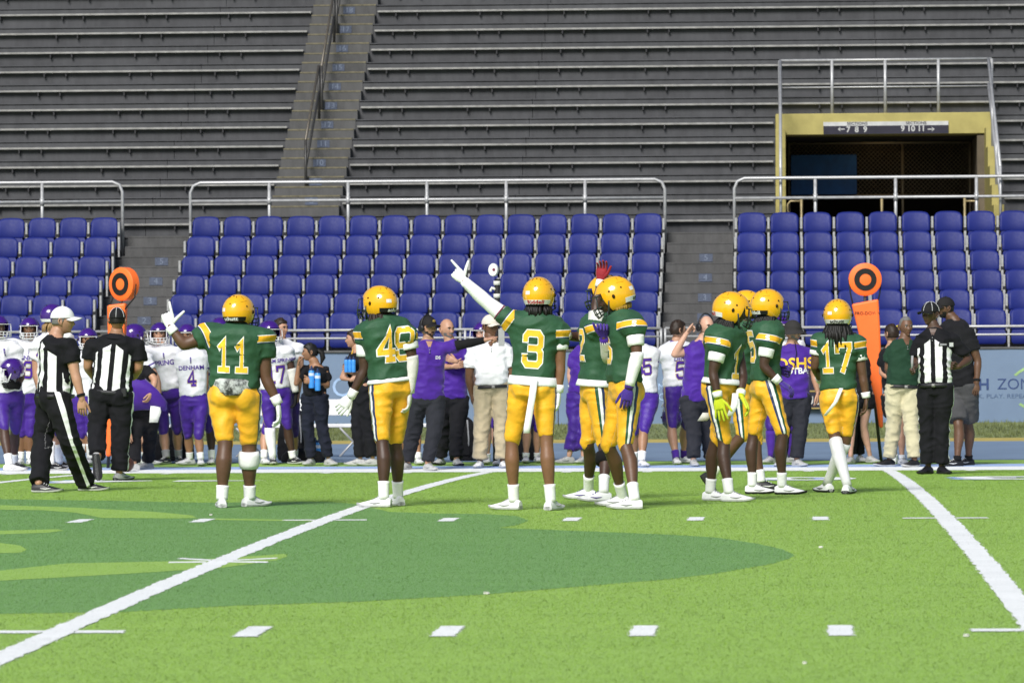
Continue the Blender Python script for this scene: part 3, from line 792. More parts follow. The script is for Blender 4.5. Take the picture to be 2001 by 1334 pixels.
# ---- block digits, drawn as thick strokes with chamfered corners
DIG = {'0': [[(.15, 0), (.85, 0), (1, .2), (1, 1.4), (.85, 1.6), (.15, 1.6), (0, 1.4), (0, .2), (.15, 0)]],
 '1': [[(.12, 1.3), (.5, 1.6), (.5, 0)], [(.12, 0), (.88, 0)]],
 '2': [[(0, 1.3), (0, 1.42), (.16, 1.6), (.84, 1.6), (1, 1.42), (1, 1.02), (0, .25), (0, 0), (1, 0)]],
 '3': [[(0, 1.3), (0, 1.42), (.16, 1.6), (.84, 1.6), (1, 1.42), (1, 1.0), (.84, .83), (.35, .83)], [(.84, .83), (1, .62), (1, .18), (.84, 0), (.16, 0), (0, .18), (0, .35)]],
 '4': [[(.72, 0), (.72, 1.6), (0, .55), (0, .42), (1, .42)], [(.5, 0), (.94, 0)]],
 '5': [[(1, 1.6), (.06, 1.6), (0, .85), (.8, .98), (1, .8), (1, .18), (.84, 0), (.16, 0), (0, .18), (0, .3)]],
 '6': [[(1, 1.3), (1, 1.42), (.84, 1.6), (.16, 1.6), (0, 1.42), (0, .18), (.16, 0), (.84, 0), (1, .18), (1, .7), (.84, .88), (0, .88)]],
 '7': [[(0, 1.25), (0, 1.6), (1, 1.6), (1, 1.4), (.42, 0)]],
 '8': [[(.16, .84), (0, 1.0), (0, 1.42), (.16, 1.6), (.84, 1.6), (1, 1.42), (1, 1.0), (.84, .84), (.16, .84), (0, .66), (0, .18), (.16, 0), (.84, 0), (1, .18), (1, .66), (.84, .84)]],
 '9': [[(0, .3), (0, .18), (.16, 0), (.84, 0), (1, .18), (1, 1.42), (.84, 1.6), (.16, 1.6), (0, 1.42), (0, .9), (.16, .72), (1, .72)]]}
DIG['S'] = DIG['5']
def digit_quads(ch, th, ext):
    Q = []
    for pl in DIG[ch]:
        P = [np.array(p) for p in pl]; closed = np.allclose(P[0], P[-1]); n = len(P)
        L, Rr = [], []
        for i, p in enumerate(P):
            dirs = []
            if i > 0: dirs.append(nrm(p - P[i - 1]))
            elif closed: dirs.append(nrm(p - P[-2]))
            if i < n - 1: dirs.append(nrm(P[i + 1] - p))
            elif closed: dirs.append(nrm(P[1] - p))
            t = nrm(sum(dirs)); nn = np.array([-t[1], t[0]]); c = max(.5, abs(np.dot(nn, np.array([-dirs[0][1], dirs[0][0]]))))
            q = p.copy()
            if not closed and i == 0: q = p - dirs[0] * ext
            if not closed and i == n - 1: q = p + dirs[0] * ext
            L.append(q + nn * th / 2 / c); Rr.append(q - nn * th / 2 / c)
        for i in range(n - 1): Q.append([L[i], L[i + 1], Rr[i + 1], Rr[i]])
    return Q
def number_polys(txt, height, th=.30, grow=0.0, gap=.30, wid=.80):
    s = height / (1.6 + .3); polys = []; n = len(txt); x = -((n - 1) * (1 + gap)) / 2 * wid
    for i, c in enumerate(txt):
        w_ = wid * (.8 if c == '1' else 1)
        for q in digit_quads(c, th + grow, .15 + grow / 2 - (.0 if c != '1' else 0)):
            polys.append([((x + i * (1 + gap) * wid + (p[0] - .5) * w_) * s, (p[1] - .8) * s) for p in q])
    return polys
def decal(name, layers, bvh, origin, right, up, look, parent, off, cell=.035, maxd=.9):
    """flat print laid on a curved garment: layers = [(polys|(verts,faces), material, lift)]"""
    mb = MB(); mats = []; hit_any = False
    for polys, mat, lift in layers:
        mats.append(mat); mi = len(mats) - 1
        bm = bmesh.new()
        if isinstance(polys, tuple):
            vv = [bm.verts.new((p[0], p[1], 0)) for p in polys[0]]
            for q in polys[1]:
                try: bm.faces.new([vv[i] for i in q])
                except ValueError: pass
        else:
            for q in polys: bm.faces.new([bm.verts.new((p[0], p[1], 0)) for p in q])
        if not bm.verts: bm.free(); continue
        xs = [w.co.x for w in bm.verts]; ys = [w.co.y for w in bm.verts]
        for lo, hi, no, ax in ((min(xs), max(xs), (1, 0, 0), 0), (min(ys), max(ys), (0, 1, 0), 1)):
            c = math.ceil(lo / cell) * cell
            while c < hi:
                co = [0, 0, 0]; co[ax] = c
                bmesh.ops.bisect_plane(bm, geom=bm.verts[:] + bm.edges[:] + bm.faces[:], plane_co=co, plane_no=no); c += cell
        bm.verts.index_update(); P = []; ok = []
        for w in bm.verts:
            o = origin + right * w.co.x + up * w.co.y - look * maxd
            h = bvh.ray_cast(Vector(o), Vector(look), maxd * 2)
            if h[0] is None: P.append(o); ok.append(False)
            else: P.append(np.array(h[0]) - look * lift); ok.append(True)
        F = [tuple(w.index for w in fc.verts) for fc in bm.faces]
        F = [q for q in F if all(ok[i] for i in q)]
        bm.free()
        if F: mb.add(P, F, mi)
    if not mb.f: return None
    o = mb.build(name, mats, parent, True, off=off, fix=False)
    return o

# ---- materials of people
SKIN = {}
def skin(c):
    if c in SKIN: return SKIN[c]
    t = NT('skin'); f = t.noise(18, 4, .6, t.obj()); f2 = t.noise(5, 3, .6, t.obj())
    col = t.mix(t.ramp(t.math('ADD', t.math('MULTIPLY', f, .5), t.math('MULTIPLY', f2, .5)), .3, .7), shade(c, .82), shade(c, 1.14))
    t.bump(t.noise(120, 3, .6, t.obj()), .15, .002)
    SKIN[c] = t.fin(col, .48, .4); return SKIN[c]
DARK, MIDB, BRN, TAN, PALE, PINK = (.060, .030, .019), (.105, .052, .029), (.17, .082, .043), (.30, .155, .085), (.43, .235, .15), (.52, .30, .215)
def cloth(name, c, rough=.75, ns=7, na=.14, weave=.15, spec=.2, sheen=.2, stripe=None):
    t = NT(name); v = t.obj(); f = t.noise(ns, 4, .6, v)
    col = t.mix(t.ramp(f, .3, .7), shade(c, 1 - na), shade(c, 1 + na))
    if stripe: col = stripe(t, col)
    w = t.noise(260, 2, .7, v); fold = t.noise(11, 4, .65, v, .8)
    t.bump(t.math('ADD', t.math('MULTIPLY', w, weave), t.math('MULTIPLY', fold, 1.0)), .35, .02)
    m = t.fin(col, rough if max(c) > .05 else min(.95, rough + .12), spec if max(c) > .05 else .10); t.b.inputs['Sheen Weight'].default_value = sheen if max(c) > .1 else .02; return m
GRN, GLD, WHT, PUR, BLK, NAVY = (.026, .084, .040), (.80, .41, .018), (.72, .72, .74), (.050, .013, .235), (.010, .010, .012), (.012, .014, .045)
def st_green(t, col):                                   # gold band edged with white round the sleeve
    a = t.attr('arm').outputs['Fac']; m = t.math('GREATER_THAN', t.attr('am').outputs['Fac'], .5)
    f = lambda lo, hi: t.math('MULTIPLY', m, t.band(a, lo, hi))
    col = t.mix(f(-.030, .030), col, (.72, .72, .72)); col = t.mix(f(-.024, .024), col, GLD)
    return t.mix(f(.030, .038), col, (.015, .03, .09))
m_jg = cloth('green jersey', GRN, .62, stripe=st_green, spec=.3)
def st_gold(t, col):
    a = t.math('ABSOLUTE', t.attr('st').outputs['Fac'])
    s = t.attr('st').outputs['Fac']
    col = t.mix(t.band(s, -.036, -.012), col, (.02, .035, .10)); col = t.mix(t.band(s, .012, .036), col, (.014, .075, .032))
    return t.mix(t.math('LESS_THAN', a, .0125), col, (.80, .80, .80))
m_pg = cloth('gold football pants', GLD, .48, stripe=st_gold, spec=.4, sheen=.1)
m_pg0 = cloth('plain gold football pants', GLD, .48, spec=.4, sheen=.1)
def st_white(t, col):
    a = t.attr('arm').outputs['Fac']
    return t.mix(t.math('MULTIPLY', t.math('GREATER_THAN', t.attr('am').outputs['Fac'], .5), t.band(a, .082, .1)), col, PUR)
m_jw = cloth('white jersey', WHT, .65, stripe=st_white)
def st_pur(t, col):
    a = t.math('ABSOLUTE', t.attr('st').outputs['Fac'])
    return t.mix(t.band(a, .0, .016), col, (.42, .30, .16))
m_pp = cloth('purple football pants', PUR, .5, stripe=st_pur, spec=.35, sheen=.1)
m_pp0 = cloth('plain purple football pants', (.042, .011, .20), .5, spec=.35, sheen=.1)
m_polo = cloth('purple polo', (.052, .012, .235), .6)
m_wpolo = cloth('white polo', (.74, .74, .76), .7)
m_gpolo = cloth('dark green polo', (.016, .045, .026), .65)
m_btee = cloth('black shirt', (.013, .013, .015), .75)
m_btrs = cloth('black trousers', (.012, .012, .014), .75)
m_ntrs = cloth('navy black trousers', (.014, .016, .026), .75)
m_ctrs = cloth('charcoal trousers', (.024, .025, .032), .7)
m_khaki = cloth('khaki trousers', (.40, .335, .22), .75)
m_khaki2 = cloth('light khaki trousers', (.47, .43, .28), .75)
m_gsht = cloth('dark grey shorts', (.055, .055, .058), .8)
def st_ref(t, col):
    s = t.n('SeparateXYZ'); t.l(t.attr('pc').outputs['Vector'], s.inputs[0]); lat, up = s.outputs[0], s.outputs[1]
    al = t.math('ABSOLUTE', lat)
    w = t.math('ABSOLUTE', t.math('SUBTRACT', t.math('FRACT', t.math('DIVIDE', lat, .115)), .5))
    f = t.math('MULTIPLY', t.math('LESS_THAN', w, .29), t.math('LESS_THAN', al, .218))
    f = t.math('MULTIPLY', f, t.math('LESS_THAN', t.math('ADD', up, t.math('MULTIPLY', al, .75)), .535))
    f = t.math('MULTIPLY', f, t.math('LESS_THAN', t.attr('am').outputs['Fac'], .5))
    return t.mix(f, col, (.78, .78, .79))
m_ref = cloth('black and white striped shirt', BLK, .65, stripe=st_ref)
def st_refp(t, col):
    return t.mix(t.math('LESS_THAN', t.math('ABSOLUTE', t.attr('st').outputs['Fac']), .018), col, (.78, .78, .79))
m_refp = cloth('black trousers with white stripe', (.011, .011, .013), .7, stripe=st_refp)
m_wht = cloth('white knit', (.78, .78, .77), .8, ns=20, na=.06)
m_offw = cloth('off white knit', (.62, .61, .56), .8, ns=20, na=.1)
m_blk = cloth('black knit', (.012, .012, .013), .8)
m_gry = cloth('grey knit', (.30, .30, .31), .8)
m_purk = cloth('purple knit', (.055, .016, .24), .75)
m_red = cloth('red knit', (.28, .014, .022), .6)
m_neon = cloth('neon yellow glove', (.52, .60, .02), .6)
m_purg = cloth('purple glove', (.05, .022, .22), .55)
m_rub = M('dark sole', (.02, .02, .022), .6, .3)
m_wsol = M('white sole', (.48, .48, .49), .6, .3, ns=30)
m_wsho = M('white shoe', (.72, .72, .72), .5, .35, ns=25, na=.1)
m_gsho = M('light grey shoe', (.42, .42, .41), .6, .3, ns=40, na=.25)
m_bsho = M('black shoe', (.012, .012, .014), .5, .4)
m_hg = M('gold helmet shell', (.80, .40, .008), .20, .5, ns=3, na=.05, rv=.05, coat=.8)
m_hp = M('purple helmet shell', (.040, .008, .16), .20, .5, ns=3, na=.1, rv=.05, coat=.6)
m_fmd = M('dark face mask', (.02, .03, .025), .4, .4)
m_fmw = M('white face mask', (.72, .72, .72), .4, .4)
m_vent = M('dark vent', (.02, .012, .004), .7, .2)
m_pad = M('helmet padding', (.015, .015, .017), .8, .2)
m_hwht = M('white helmet trim', (.72, .72, .72), .4, .4)
m_pred = M('red print', (.45, .03, .04), .6, .3)
m_pgold = cloth('gold print', (.85, .50, .03), .6, weave=.05)
m_pwht = cloth('white print', (.80, .80, .80), .6, weave=.05)
m_ppur = cloth('purple print', (.065, .018, .27), .6, weave=.05)
m_pmar = cloth('maroon print', (.16, .03, .06), .6, weave=.05)
m_pblk = M('black print', (.01, .01, .01), .6, .3)
m_eyew = M('eye white', (.55, .53, .50), .3, .5, ns=40, na=.04)
m_iris = M('eye dark', (.012, .009, .007), .2, .5)
HAIRM = {}
def hairm(c):
    if c not in HAIRM:
        t = NT('hair'); mp = t.obj((60, 60, 6)); f = t.noise(3, 4, .7, mp)
        HAIRM[c] = t.fin(t.mix(f, shade(c, .5), shade(c, 1.7)), .55, .3)
    return HAIRM[c]
HBLK, HBRN, HGRY, HBLD = (.008, .007, .006), (.020, .011, .006), (.13, .125, .12), (.26, .16, .07)

# ---- hands
def hand(mb, wr, tip, n, thumb, pose='relax', sc=1.0, m=0, mirror=None, thin=1.0):
    """wr wrist, tip where the fingers point, n palm normal (fingers curl towards it), thumb = side of the thumb"""
    d = nrm(tip - wr); t = thumb - d * np.dot(thumb, d); t = nrm(t); n = nrm(np.cross(d, t)) * (1 if np.dot(np.cross(d, t), n) >= 0 else -1)
    def el(c, w, th): return [c + t * w * math.cos(a) + n * th * math.sin(a) for a in np.linspace(0, 2 * math.pi, 13)[:-1]]
    S = sc
    mb.loft([el(wr - d * .02 * S, .024 * S, .018 * S), el(wr + d * .012 * S, .028 * S, .017 * S), el(wr + d * .045 * S, .040 * S, .017 * S), el(wr + d * .082 * S, .043 * S, .0145 * S), el(wr + d * .096 * S, .036 * S, .010 * S)], m)
    C = {'relax': [18, 32, 22], 'open': [4, 6, 5], 'fist': [78, 92, 62], 'grip': [55, 60, 35], 'flat': [0, 3, 2]}
    spread = {'relax': .04, 'open': .13, 'fist': .0, 'grip': .03, 'flat': .02, 'point': .02}[pose]
    for i, (off, L, r) in enumerate(((.031, .074, .0104), (.0105, .083, .0106), (-.0105, .077, .0102), (-.030, .060, .0094))):
        c = C['fist'] if pose == 'point' and i > 0 else ([2, 4, 3] if pose == 'point' else C[pose])
        jit = [1 + .18 * (i - 1.5) * .5] * 3
        dd = nrm(d + t * spread * (1.5 - i)); p = wr + d * .090 * S + t * off * S
        pts = [p - d * .012 * S, p]; ang = 0; rr = [r * S * 1.0, r * S]
        for k, fr in enumerate((.44, .31, .25)):
            ang += R(c[k] * jit[k]); e = nrm(dd * math.cos(ang) + n * math.sin(ang)); p = p + e * L * fr * S; pts.append(p); rr.append(r * S * (1 - .1 * (k + 1)))
        mb.tube(pts, rr, 7, m, round_=True)
    ta = {'relax': .75, 'open': 1.0, 'fist': .35, 'grip': .6, 'flat': .5, 'point': 1.5}[pose]
    b = wr + d * .028 * S + t * .022 * S + n * .004
    e1 = nrm(d * 1.0 + t * ta + n * (.25 if pose not in ('point', 'open') else .0)); e2 = nrm(d * 1.1 + t * ta * (.55 if pose != 'point' else 1.3) + n * .2)
    if pose == 'fist': e1 = nrm(d + t * .5 + n * .5); e2 = nrm(d * .6 - t * .5 + n * .7)
    mb.tube([b, b + e1 * .045 * S, b + e1 * .045 * S + e2 * .034 * S, b + e1 * .045 * S + e2 * .058 * S], [.0135 * S, .0115 * S, .010 * S, .0085 * S], 7, m, round_=True)

# ---- head with a face (local axes: s = left/right, f = forward, u = up)
def head_mesh(mb, c, s, f, u, k=1.0, m=0, mlip=1, mw=2, mi=3, mb_=4, beard=None, male=True, jaw=1.0):
    n, K = 44, 34; V = []; F = []
    def pt(th, ph):                                     # th polar from top, ph azimuth from the front
        st, ct = math.sin(th), math.cos(th); fx, sx = math.cos(ph), math.sin(ph)
        z = ct; hw, hd, hh = .0765, .097, .118
        low = max(0.0, -z - .05)
        hw *= 1 - .34 * low ** 1.1 * jaw; back = max(0, -fx)
        x = hw * st * sx; y = hd * st * fx; zz = hh * z
        if fx < 0 and z < -.25: y *= 1 - .45 * min(1, (-z - .25) / .6) * back
        if fx > 0:
            fr = max(0, fx) ** 2
            if z < .25: y += fr * .004
            if z < -.55: y += fr * .016 * min(1, (-z - .55) / .3) * (1 if z > -.95 else .4); 
            a = abs(sx)
            y = min(y, .092 + .006 * (z < -.6)) if a < .35 else y
            g = lambda px, pz, wx, wz: math.exp(-((sx * st - px) / wx) ** 2 - ((z - pz) / wz) ** 2)
            y += .024 * g(0, -.27, .13, .13) + .012 * g(0, -.05, .09, .2) + .006 * g(0, .17, .5, .09)          # nose, bridge, brow
            y -= .012 * (g(.36, .02, .17, .10) + g(-.36, .02, .17, .10))                                        # sockets
            y += .006 * (g(.5, -.22, .2, .16) + g(-.5, -.22, .2, .16))                                          # cheeks
            y += .008 * g(0, -.56, .26, .075) - .005 * g(0, -.565, .3, .018) - .004 * g(0, -.70, .25, .05) + .010 * g(0, -.86, .22, .10)
            x += math.copysign(.006, sx) * g(.13 * (1 if sx > 0 else -1), -.30, .07, .07)
        return c + k * (s * x + f * y + u * zz)
    V.append(pt(1e-3, 0)); ths = np.linspace(0, math.pi, K + 1)
    for j in range(1, K):
        for i in range(n): V.append(pt(ths[j], 2 * math.pi * i / n))
    V.append(pt(math.pi - 1e-3, 0)); ML = []
    for i in range(n): F.append((0, 1 + i, 1 + (i + 1) % n)); ML.append(m)
    for j in range(K - 2):
        z = math.cos((ths[j + 1] + ths[j + 2]) / 2)
        for i in range(n):
            F.append((1 + j * n + i, 1 + (j + 1) * n + i, 1 + (j + 1) * n + (i + 1) % n, 1 + j * n + (i + 1) % n))
            ph = 2 * math.pi * (i + .5) / n; sx = math.sin(ph)
            lip = math.cos(ph) > 0 and abs(sx) < .40 and -.66 < z < -.50
            br = beard is not None and math.cos(ph) > .15 and ((z < -.62 and abs(sx) < .95) or (z < -.36 and abs(sx) > .72 and z > -.9) or (-.50 < z < -.40 and abs(sx) < .45))
            ML.append(beard if br and not lip else mlip if lip else m)
    L = len(V) - 1
    for i in range(n): F.append((L, 1 + (K - 2) * n + (i + 1) % n, 1 + (K - 2) * n + i)); ML.append(m if beard is None else beard)
    base = mb.n; mb.v.append(np.array(V)); mb.f += [tuple(q + base for q in w) for w in F]; mb.m += ML; mb.n += len(V)
    A = np.array([s, f, u])
    for q in (-1, 1):
        mb.ell(c + k * (s * q * .031 + f * .079 + u * .003), .0125 * k, .008 * k, .0075 * k, A, 10, 6, mw)
        mb.ell(c + k * (s * q * .031 + f * .0852 + u * .003), .0058 * k, .0035 * k, .0062 * k, A, 8, 5, mi)
        mb.tube([c + k * (s * q * .014 + f * .0945 + u * .017), c + k * (s * q * .03 + f * .094 + u * .0225), c + k * (s * q * .049 + f * .080 + u * .017)], [.0035 * k, .0045 * k, .0025 * k], 6, mb_)
        mb.tube([c + k * (s * q * .019 + f * .0875 + u * .0105), c + k * (s * q * .031 + f * .090 + u * .0125), c + k * (s * q * .043 + f * .083 + u * .009)], .0022 * k, 5, mb_)
        e = c + k * (s * q * .077 - f * .004 - u * .008)
        mb.tube([e + k * (f * .006 + u * .022), e + k * (-f * .012 + u * .030 + s * q * .010), e + k * (-f * .022 + u * .010 + s * q * .014), e + k * (-f * .014 - u * .016 + s * q * .008), e + k * (f * .002 - u * .028)], [.005 * k, .007 * k, .0075 * k, .007 * k, .006 * k], 7, m, round_=True)
        mb.ell(e, .006 * k, .016 * k, .024 * k, A, 8, 6, m)
def dome(mb, c, s, f, u, k, rx, ry, rz, lo, hi_front=None, m=0, n=36, K=14, nz=None, front=None):
    """cap of an ellipsoid: rings from the top down to height lo (fraction), optional higher hem at the front"""
    V = []; rings = []
    for j in range(K + 1):
        row = []
        for i in range(n):
            ph = 2 * math.pi * i / n
            aa_ = abs((ph + math.pi) % (2 * math.pi) - math.pi); l = lo if hi_front is None else hi_front + (lo - hi_front) * min(1, max(0, (aa_ - 1.12) / .42))
            zmax = 1.0; th = (math.acos(max(-1, min(1, l)))) * j / K + .02 * (j == 0)
            rr = 1.0
            p = s * rx * math.sin(th) * math.sin(ph) + f * ry * math.sin(th) * math.cos(ph) + u * rz * math.cos(th)
            if nz: p = p * (1 + nz * (vnoise((p[None] + 10) * 38, 4)[0] - .5))
            row.append(c + k * p)
        rings.append(row)
    mb.loft(rings, m, cap=True)
# ---- football helmet
def helmet(parent, off, c, s, f, u, style, k=1.0, text=None, tcol=None, name='helmet'):
    shell = m_hg if style == 'gold' else m_hp; fm = m_fmd if style == 'gold' else m_fmw
    n, K = 48, 26; rx, ry, rz = .126, .150, .138
    def P(th, ph, g=1.0):
        st, ct = math.sin(th), math.cos(th); y = math.cos(ph); x = math.sin(ph)
        a, b, h = rx, ry * (1.0 if y > 0 else 1.02), rz * (1.0 if ct > 0 else 1.05)
        # fuller at the back of the skull, flared at the neck
        p = s * a * st * x + f * (b * st * y - .008) + u * h * ct
        ridge = .004 * math.exp(-((abs(x) - .45) / .16) ** 2) * (ct > .2) * st
        return c + k * (p * g + u * ridge)
    def lo(ph):                                          # lower rim (polar angle) for each azimuth
        a = abs((ph + math.pi) % (2 * math.pi) - math.pi)
        if a < .85: return 1.26                           # brow edge of the face opening
        if a < 1.12: return 1.26 + (a - .85) / .27 * 1.06  # cheek edge drops to the jaw
        if a < 1.75: return 2.36 - (a - 1.12) * .06
        return 2.28 - .16 * min(1, (a - 1.75) / .5)
    mb = MB()
    phs = sorted(set(list(np.linspace(-math.pi, math.pi, n + 1)[:-1]) + [-1.12, -.85, .85, 1.12, -.98, .98])); n = len(phs)
    rings, inner = [], []
    for j in range(K + 1):
        rings.append([P(.02 + (lo(p) - .02) * j / K, p) for p in phs])
    for j in range(K, -1, -1):
        inner.append([P(.02 + (lo(p) - .02) * j / K, p, .955) for p in phs])
    mb.loft(rings + inner, 0)
    hm = mb.build(name, [shell, m_pad], parent, 'auto', off=off)
    hm.data.set_sharp_from_angle(angle=R(50))
    # marks: vents, seams, bumper with lettering
    v = MB()
    def Q(th, ph, g=1.012): return P(th, ph, g)
    for q in (-1, 1):
        v.tube([Q(.55, q * 2.75), Q(.72, q * 2.72)], .0022 * k, 5); v.tube([Q(.55, q * 2.2), Q(.8, q * 2.1)], .0012 * k, 5)
        v.tube([Q(.5, q * .8), Q(.62, q * 1.05)], .003 * k, 5); v.tube([Q(.95, q * 1.9), Q(1.0, q * 2.3), Q(1.02, q * 2.8)], .0010 * k, 4)
        v.ell(Q(1.62, q * 1.50, 1.004), .012 * k, .012 * k, .016 * k, np.array([f, s, u]) * 1.0, 10, 6)
        v.ell(Q(1.28, q * 2.0, 1.0), .007 * k, .007 * k, .007 * k, None, 8, 5); v.ell(Q(1.30, q * 1.35, 1.0), .008 * k, .008 * k, .008 * k, None, 8, 5)
        v.ell(Q(1.12, math.pi, 1.0), .006 * k, .006 * k, .006 * k, None, 8, 5); v.ell(Q(.5, math.pi, 1.0), .006 * k, .006 * k, .006 * k, None, 8, 5)
    o = v.build('vents', m_vent, hm, True, off=off); o['kind'] = 'stuff'
    bmat = m_hwht if style == 'gold' and tcol != 'w' else (m_pblk if style == 'gold' else m_hwht)
    b = MB(); aa = np.linspace(2.05, 2 * math.pi - 2.05, 17)
    r1 = [P(1.88, p, 1.018) for p in aa]; r2 = [P(2.13, p, 1.018) for p in aa]; r0 = [P(1.88, p, .99) for p in aa]; r3 = [P(2.13, p, .99) for p in aa]
    for i in range(16):
        b.add([r1[i], r1[i + 1], r2[i + 1], r2[i]], [(0, 1, 2, 3)]); b.add([r0[i], r0[i + 1], r1[i + 1], r1[i]], [(0, 1, 2, 3)]); b.add([r2[i], r2[i + 1], r3[i + 1], r3[i]], [(0, 1, 2, 3)])
    o = b.build('bumper', bmat, hm, off=off)
    if text:
        vv, ff = text_polys(text, .042 * k, 1.25, .0012)
        t = MB()
        t.add([P(2.005 - y / (.14 * k), math.pi + x / (.118 * k), 1.026) for x, y, z in vv], ff)
        t.build('lettering', m_pwht if tcol == 'w' else (m_pred if text == 'Riddell' else m_pblk), hm, off=off, fix=False)
    if style == 'gold':                                   # pale sticker on the back shell
        t = MB(); q = 1
        for a0, a1 in ((2.45, 2.62), (2.62, 2.79)):
            t.add([P(1.38, a0, 1.008), P(1.38, a1, 1.008), P(1.58, a1, 1.008), P(1.58, a0, 1.008)], [(0, 1, 2, 3)])
        t.build('sticker', m_hwht, hm, off=off)
    # face mask
    w = MB()
    def B(a, h, out): return c + k * (s * (.118 * math.sin(a)) + f * (.088 + out * math.cos(a) ** .8 if math.cos(a) > 0 else .03) + u * h)
    A = np.linspace(-1.42, 1.42, 13)
    for h, o, r in ((.028, .062, .0045), (-.052, .088, .0048), (-.085, .086, .0045), (-.118, .070, .005)):
        w.tube([B(a, h - .010 * math.cos(a) * (h < 0) + (.02 * (abs(a) / 1.42) ** 3 if h < -.1 else 0), o) for a in A], r * k, 6)
    for a in (-.62, -.2, .2, .62):
        w.tube([B(a, -.058, .088), B(a, -.10, .083), B(a, -.126, .071)], .0042 * k, 6)
    for a in (-1.0, 1.0):
        w.tube([B(a, .028, .062), B(a, -.06, .085), B(a, -.118, .07)], .0045 * k, 6)
    w.build('face_mask', fm, hm, True, off=off)['kind'] = 'thing'
    st = MB()
    for q in (-1, 1): st.tube([P(1.75, q * 1.2, 1.01), c + k * (s * q * .07 + f * .075 - u * .128), c + k * (f * .095 - u * .135)], [.006 * k, .009 * k, .014 * k], 6)
    st.build('chin_strap', m_fmd if style == 'gold' else m_hwht, hm, True, off=off)
    return hm

# ---- shoe
def shoe(parent, off, ank, fdir, up, L=.285, mats=None, name='shoe', k=1.0, high=False):
    """ank = ankle joint; the sole lies .085 below along -up"""
    f = nrm(fdir); s = nrm(np.cross(f, up)); u = nrm(np.cross(s, f))
    o = ank - u * .088 * k; mb = MB()
    top = .125 if high else .085
    ST = [(-.062, .020, .045, .012), (-.060, .033, .070, .004), (-.035, .037, top, .0), (.0, .038, top + .004, .0), (.045, .039, .085, .0), (.085, .043, .066, .0), (.135, .047, .052, .002), (.175, .043, .042, .008), (.205, .030, .032, .014), (.218, .012, .024, .018)]
    q = L / .28
    def ring(x, w, h, z0, g=0, zt=None):
        out = []
        for i in range(14):
            a = 2 * math.pi * i / 14; ca, sa = math.cos(a), math.sin(a)
            yy = math.copysign(abs(ca) ** .7, ca) * (w + g); zz = ((z0 + .02) + (h - z0 - .02) * (sa if sa > 0 else 0) ** .9) if sa >= 0 else z0 + .02 - .02 * abs(sa) ** .5
            if zt is not None: zz = min(zz, zt)
            out.append(o + k * (f * x * q + s * yy + u * zz))
        return out
    mb.loft([ring(*t) for t in ST], 0)
    mb.loft([ring(x, w, .022 + z, z, .004, .022 + z) for x, w, h, z in ST], 1)
    for sd_ in (-1, 1):                                 # dark flash along each side
        mb.tube([o + k * (f * .02 * q + s * sd_ * .0395 + u * .040), o + k * (f * .07 * q + s * sd_ * .043 + u * .034), o + k * (f * .115 * q + s * sd_ * .044 + u * .042)], [.002 * k, .0055 * k, .002 * k], 5, 2)
    # laces
    for x in (.05, .07, .09): mb.tube([o + k * (f * x * q + s * .022 + u * (.083 - (x - .045) * .5)), o + k * (f * x * q + u * (.092 - (x - .045) * .5)), o + k * (f * x * q - s * .022 + u * (.083 - (x - .045) * .5))], .003 * k, 5, 2)
    return mb.build(name, mats or [m_wsho, m_wsol, m_gry], parent, 'auto', off=off)

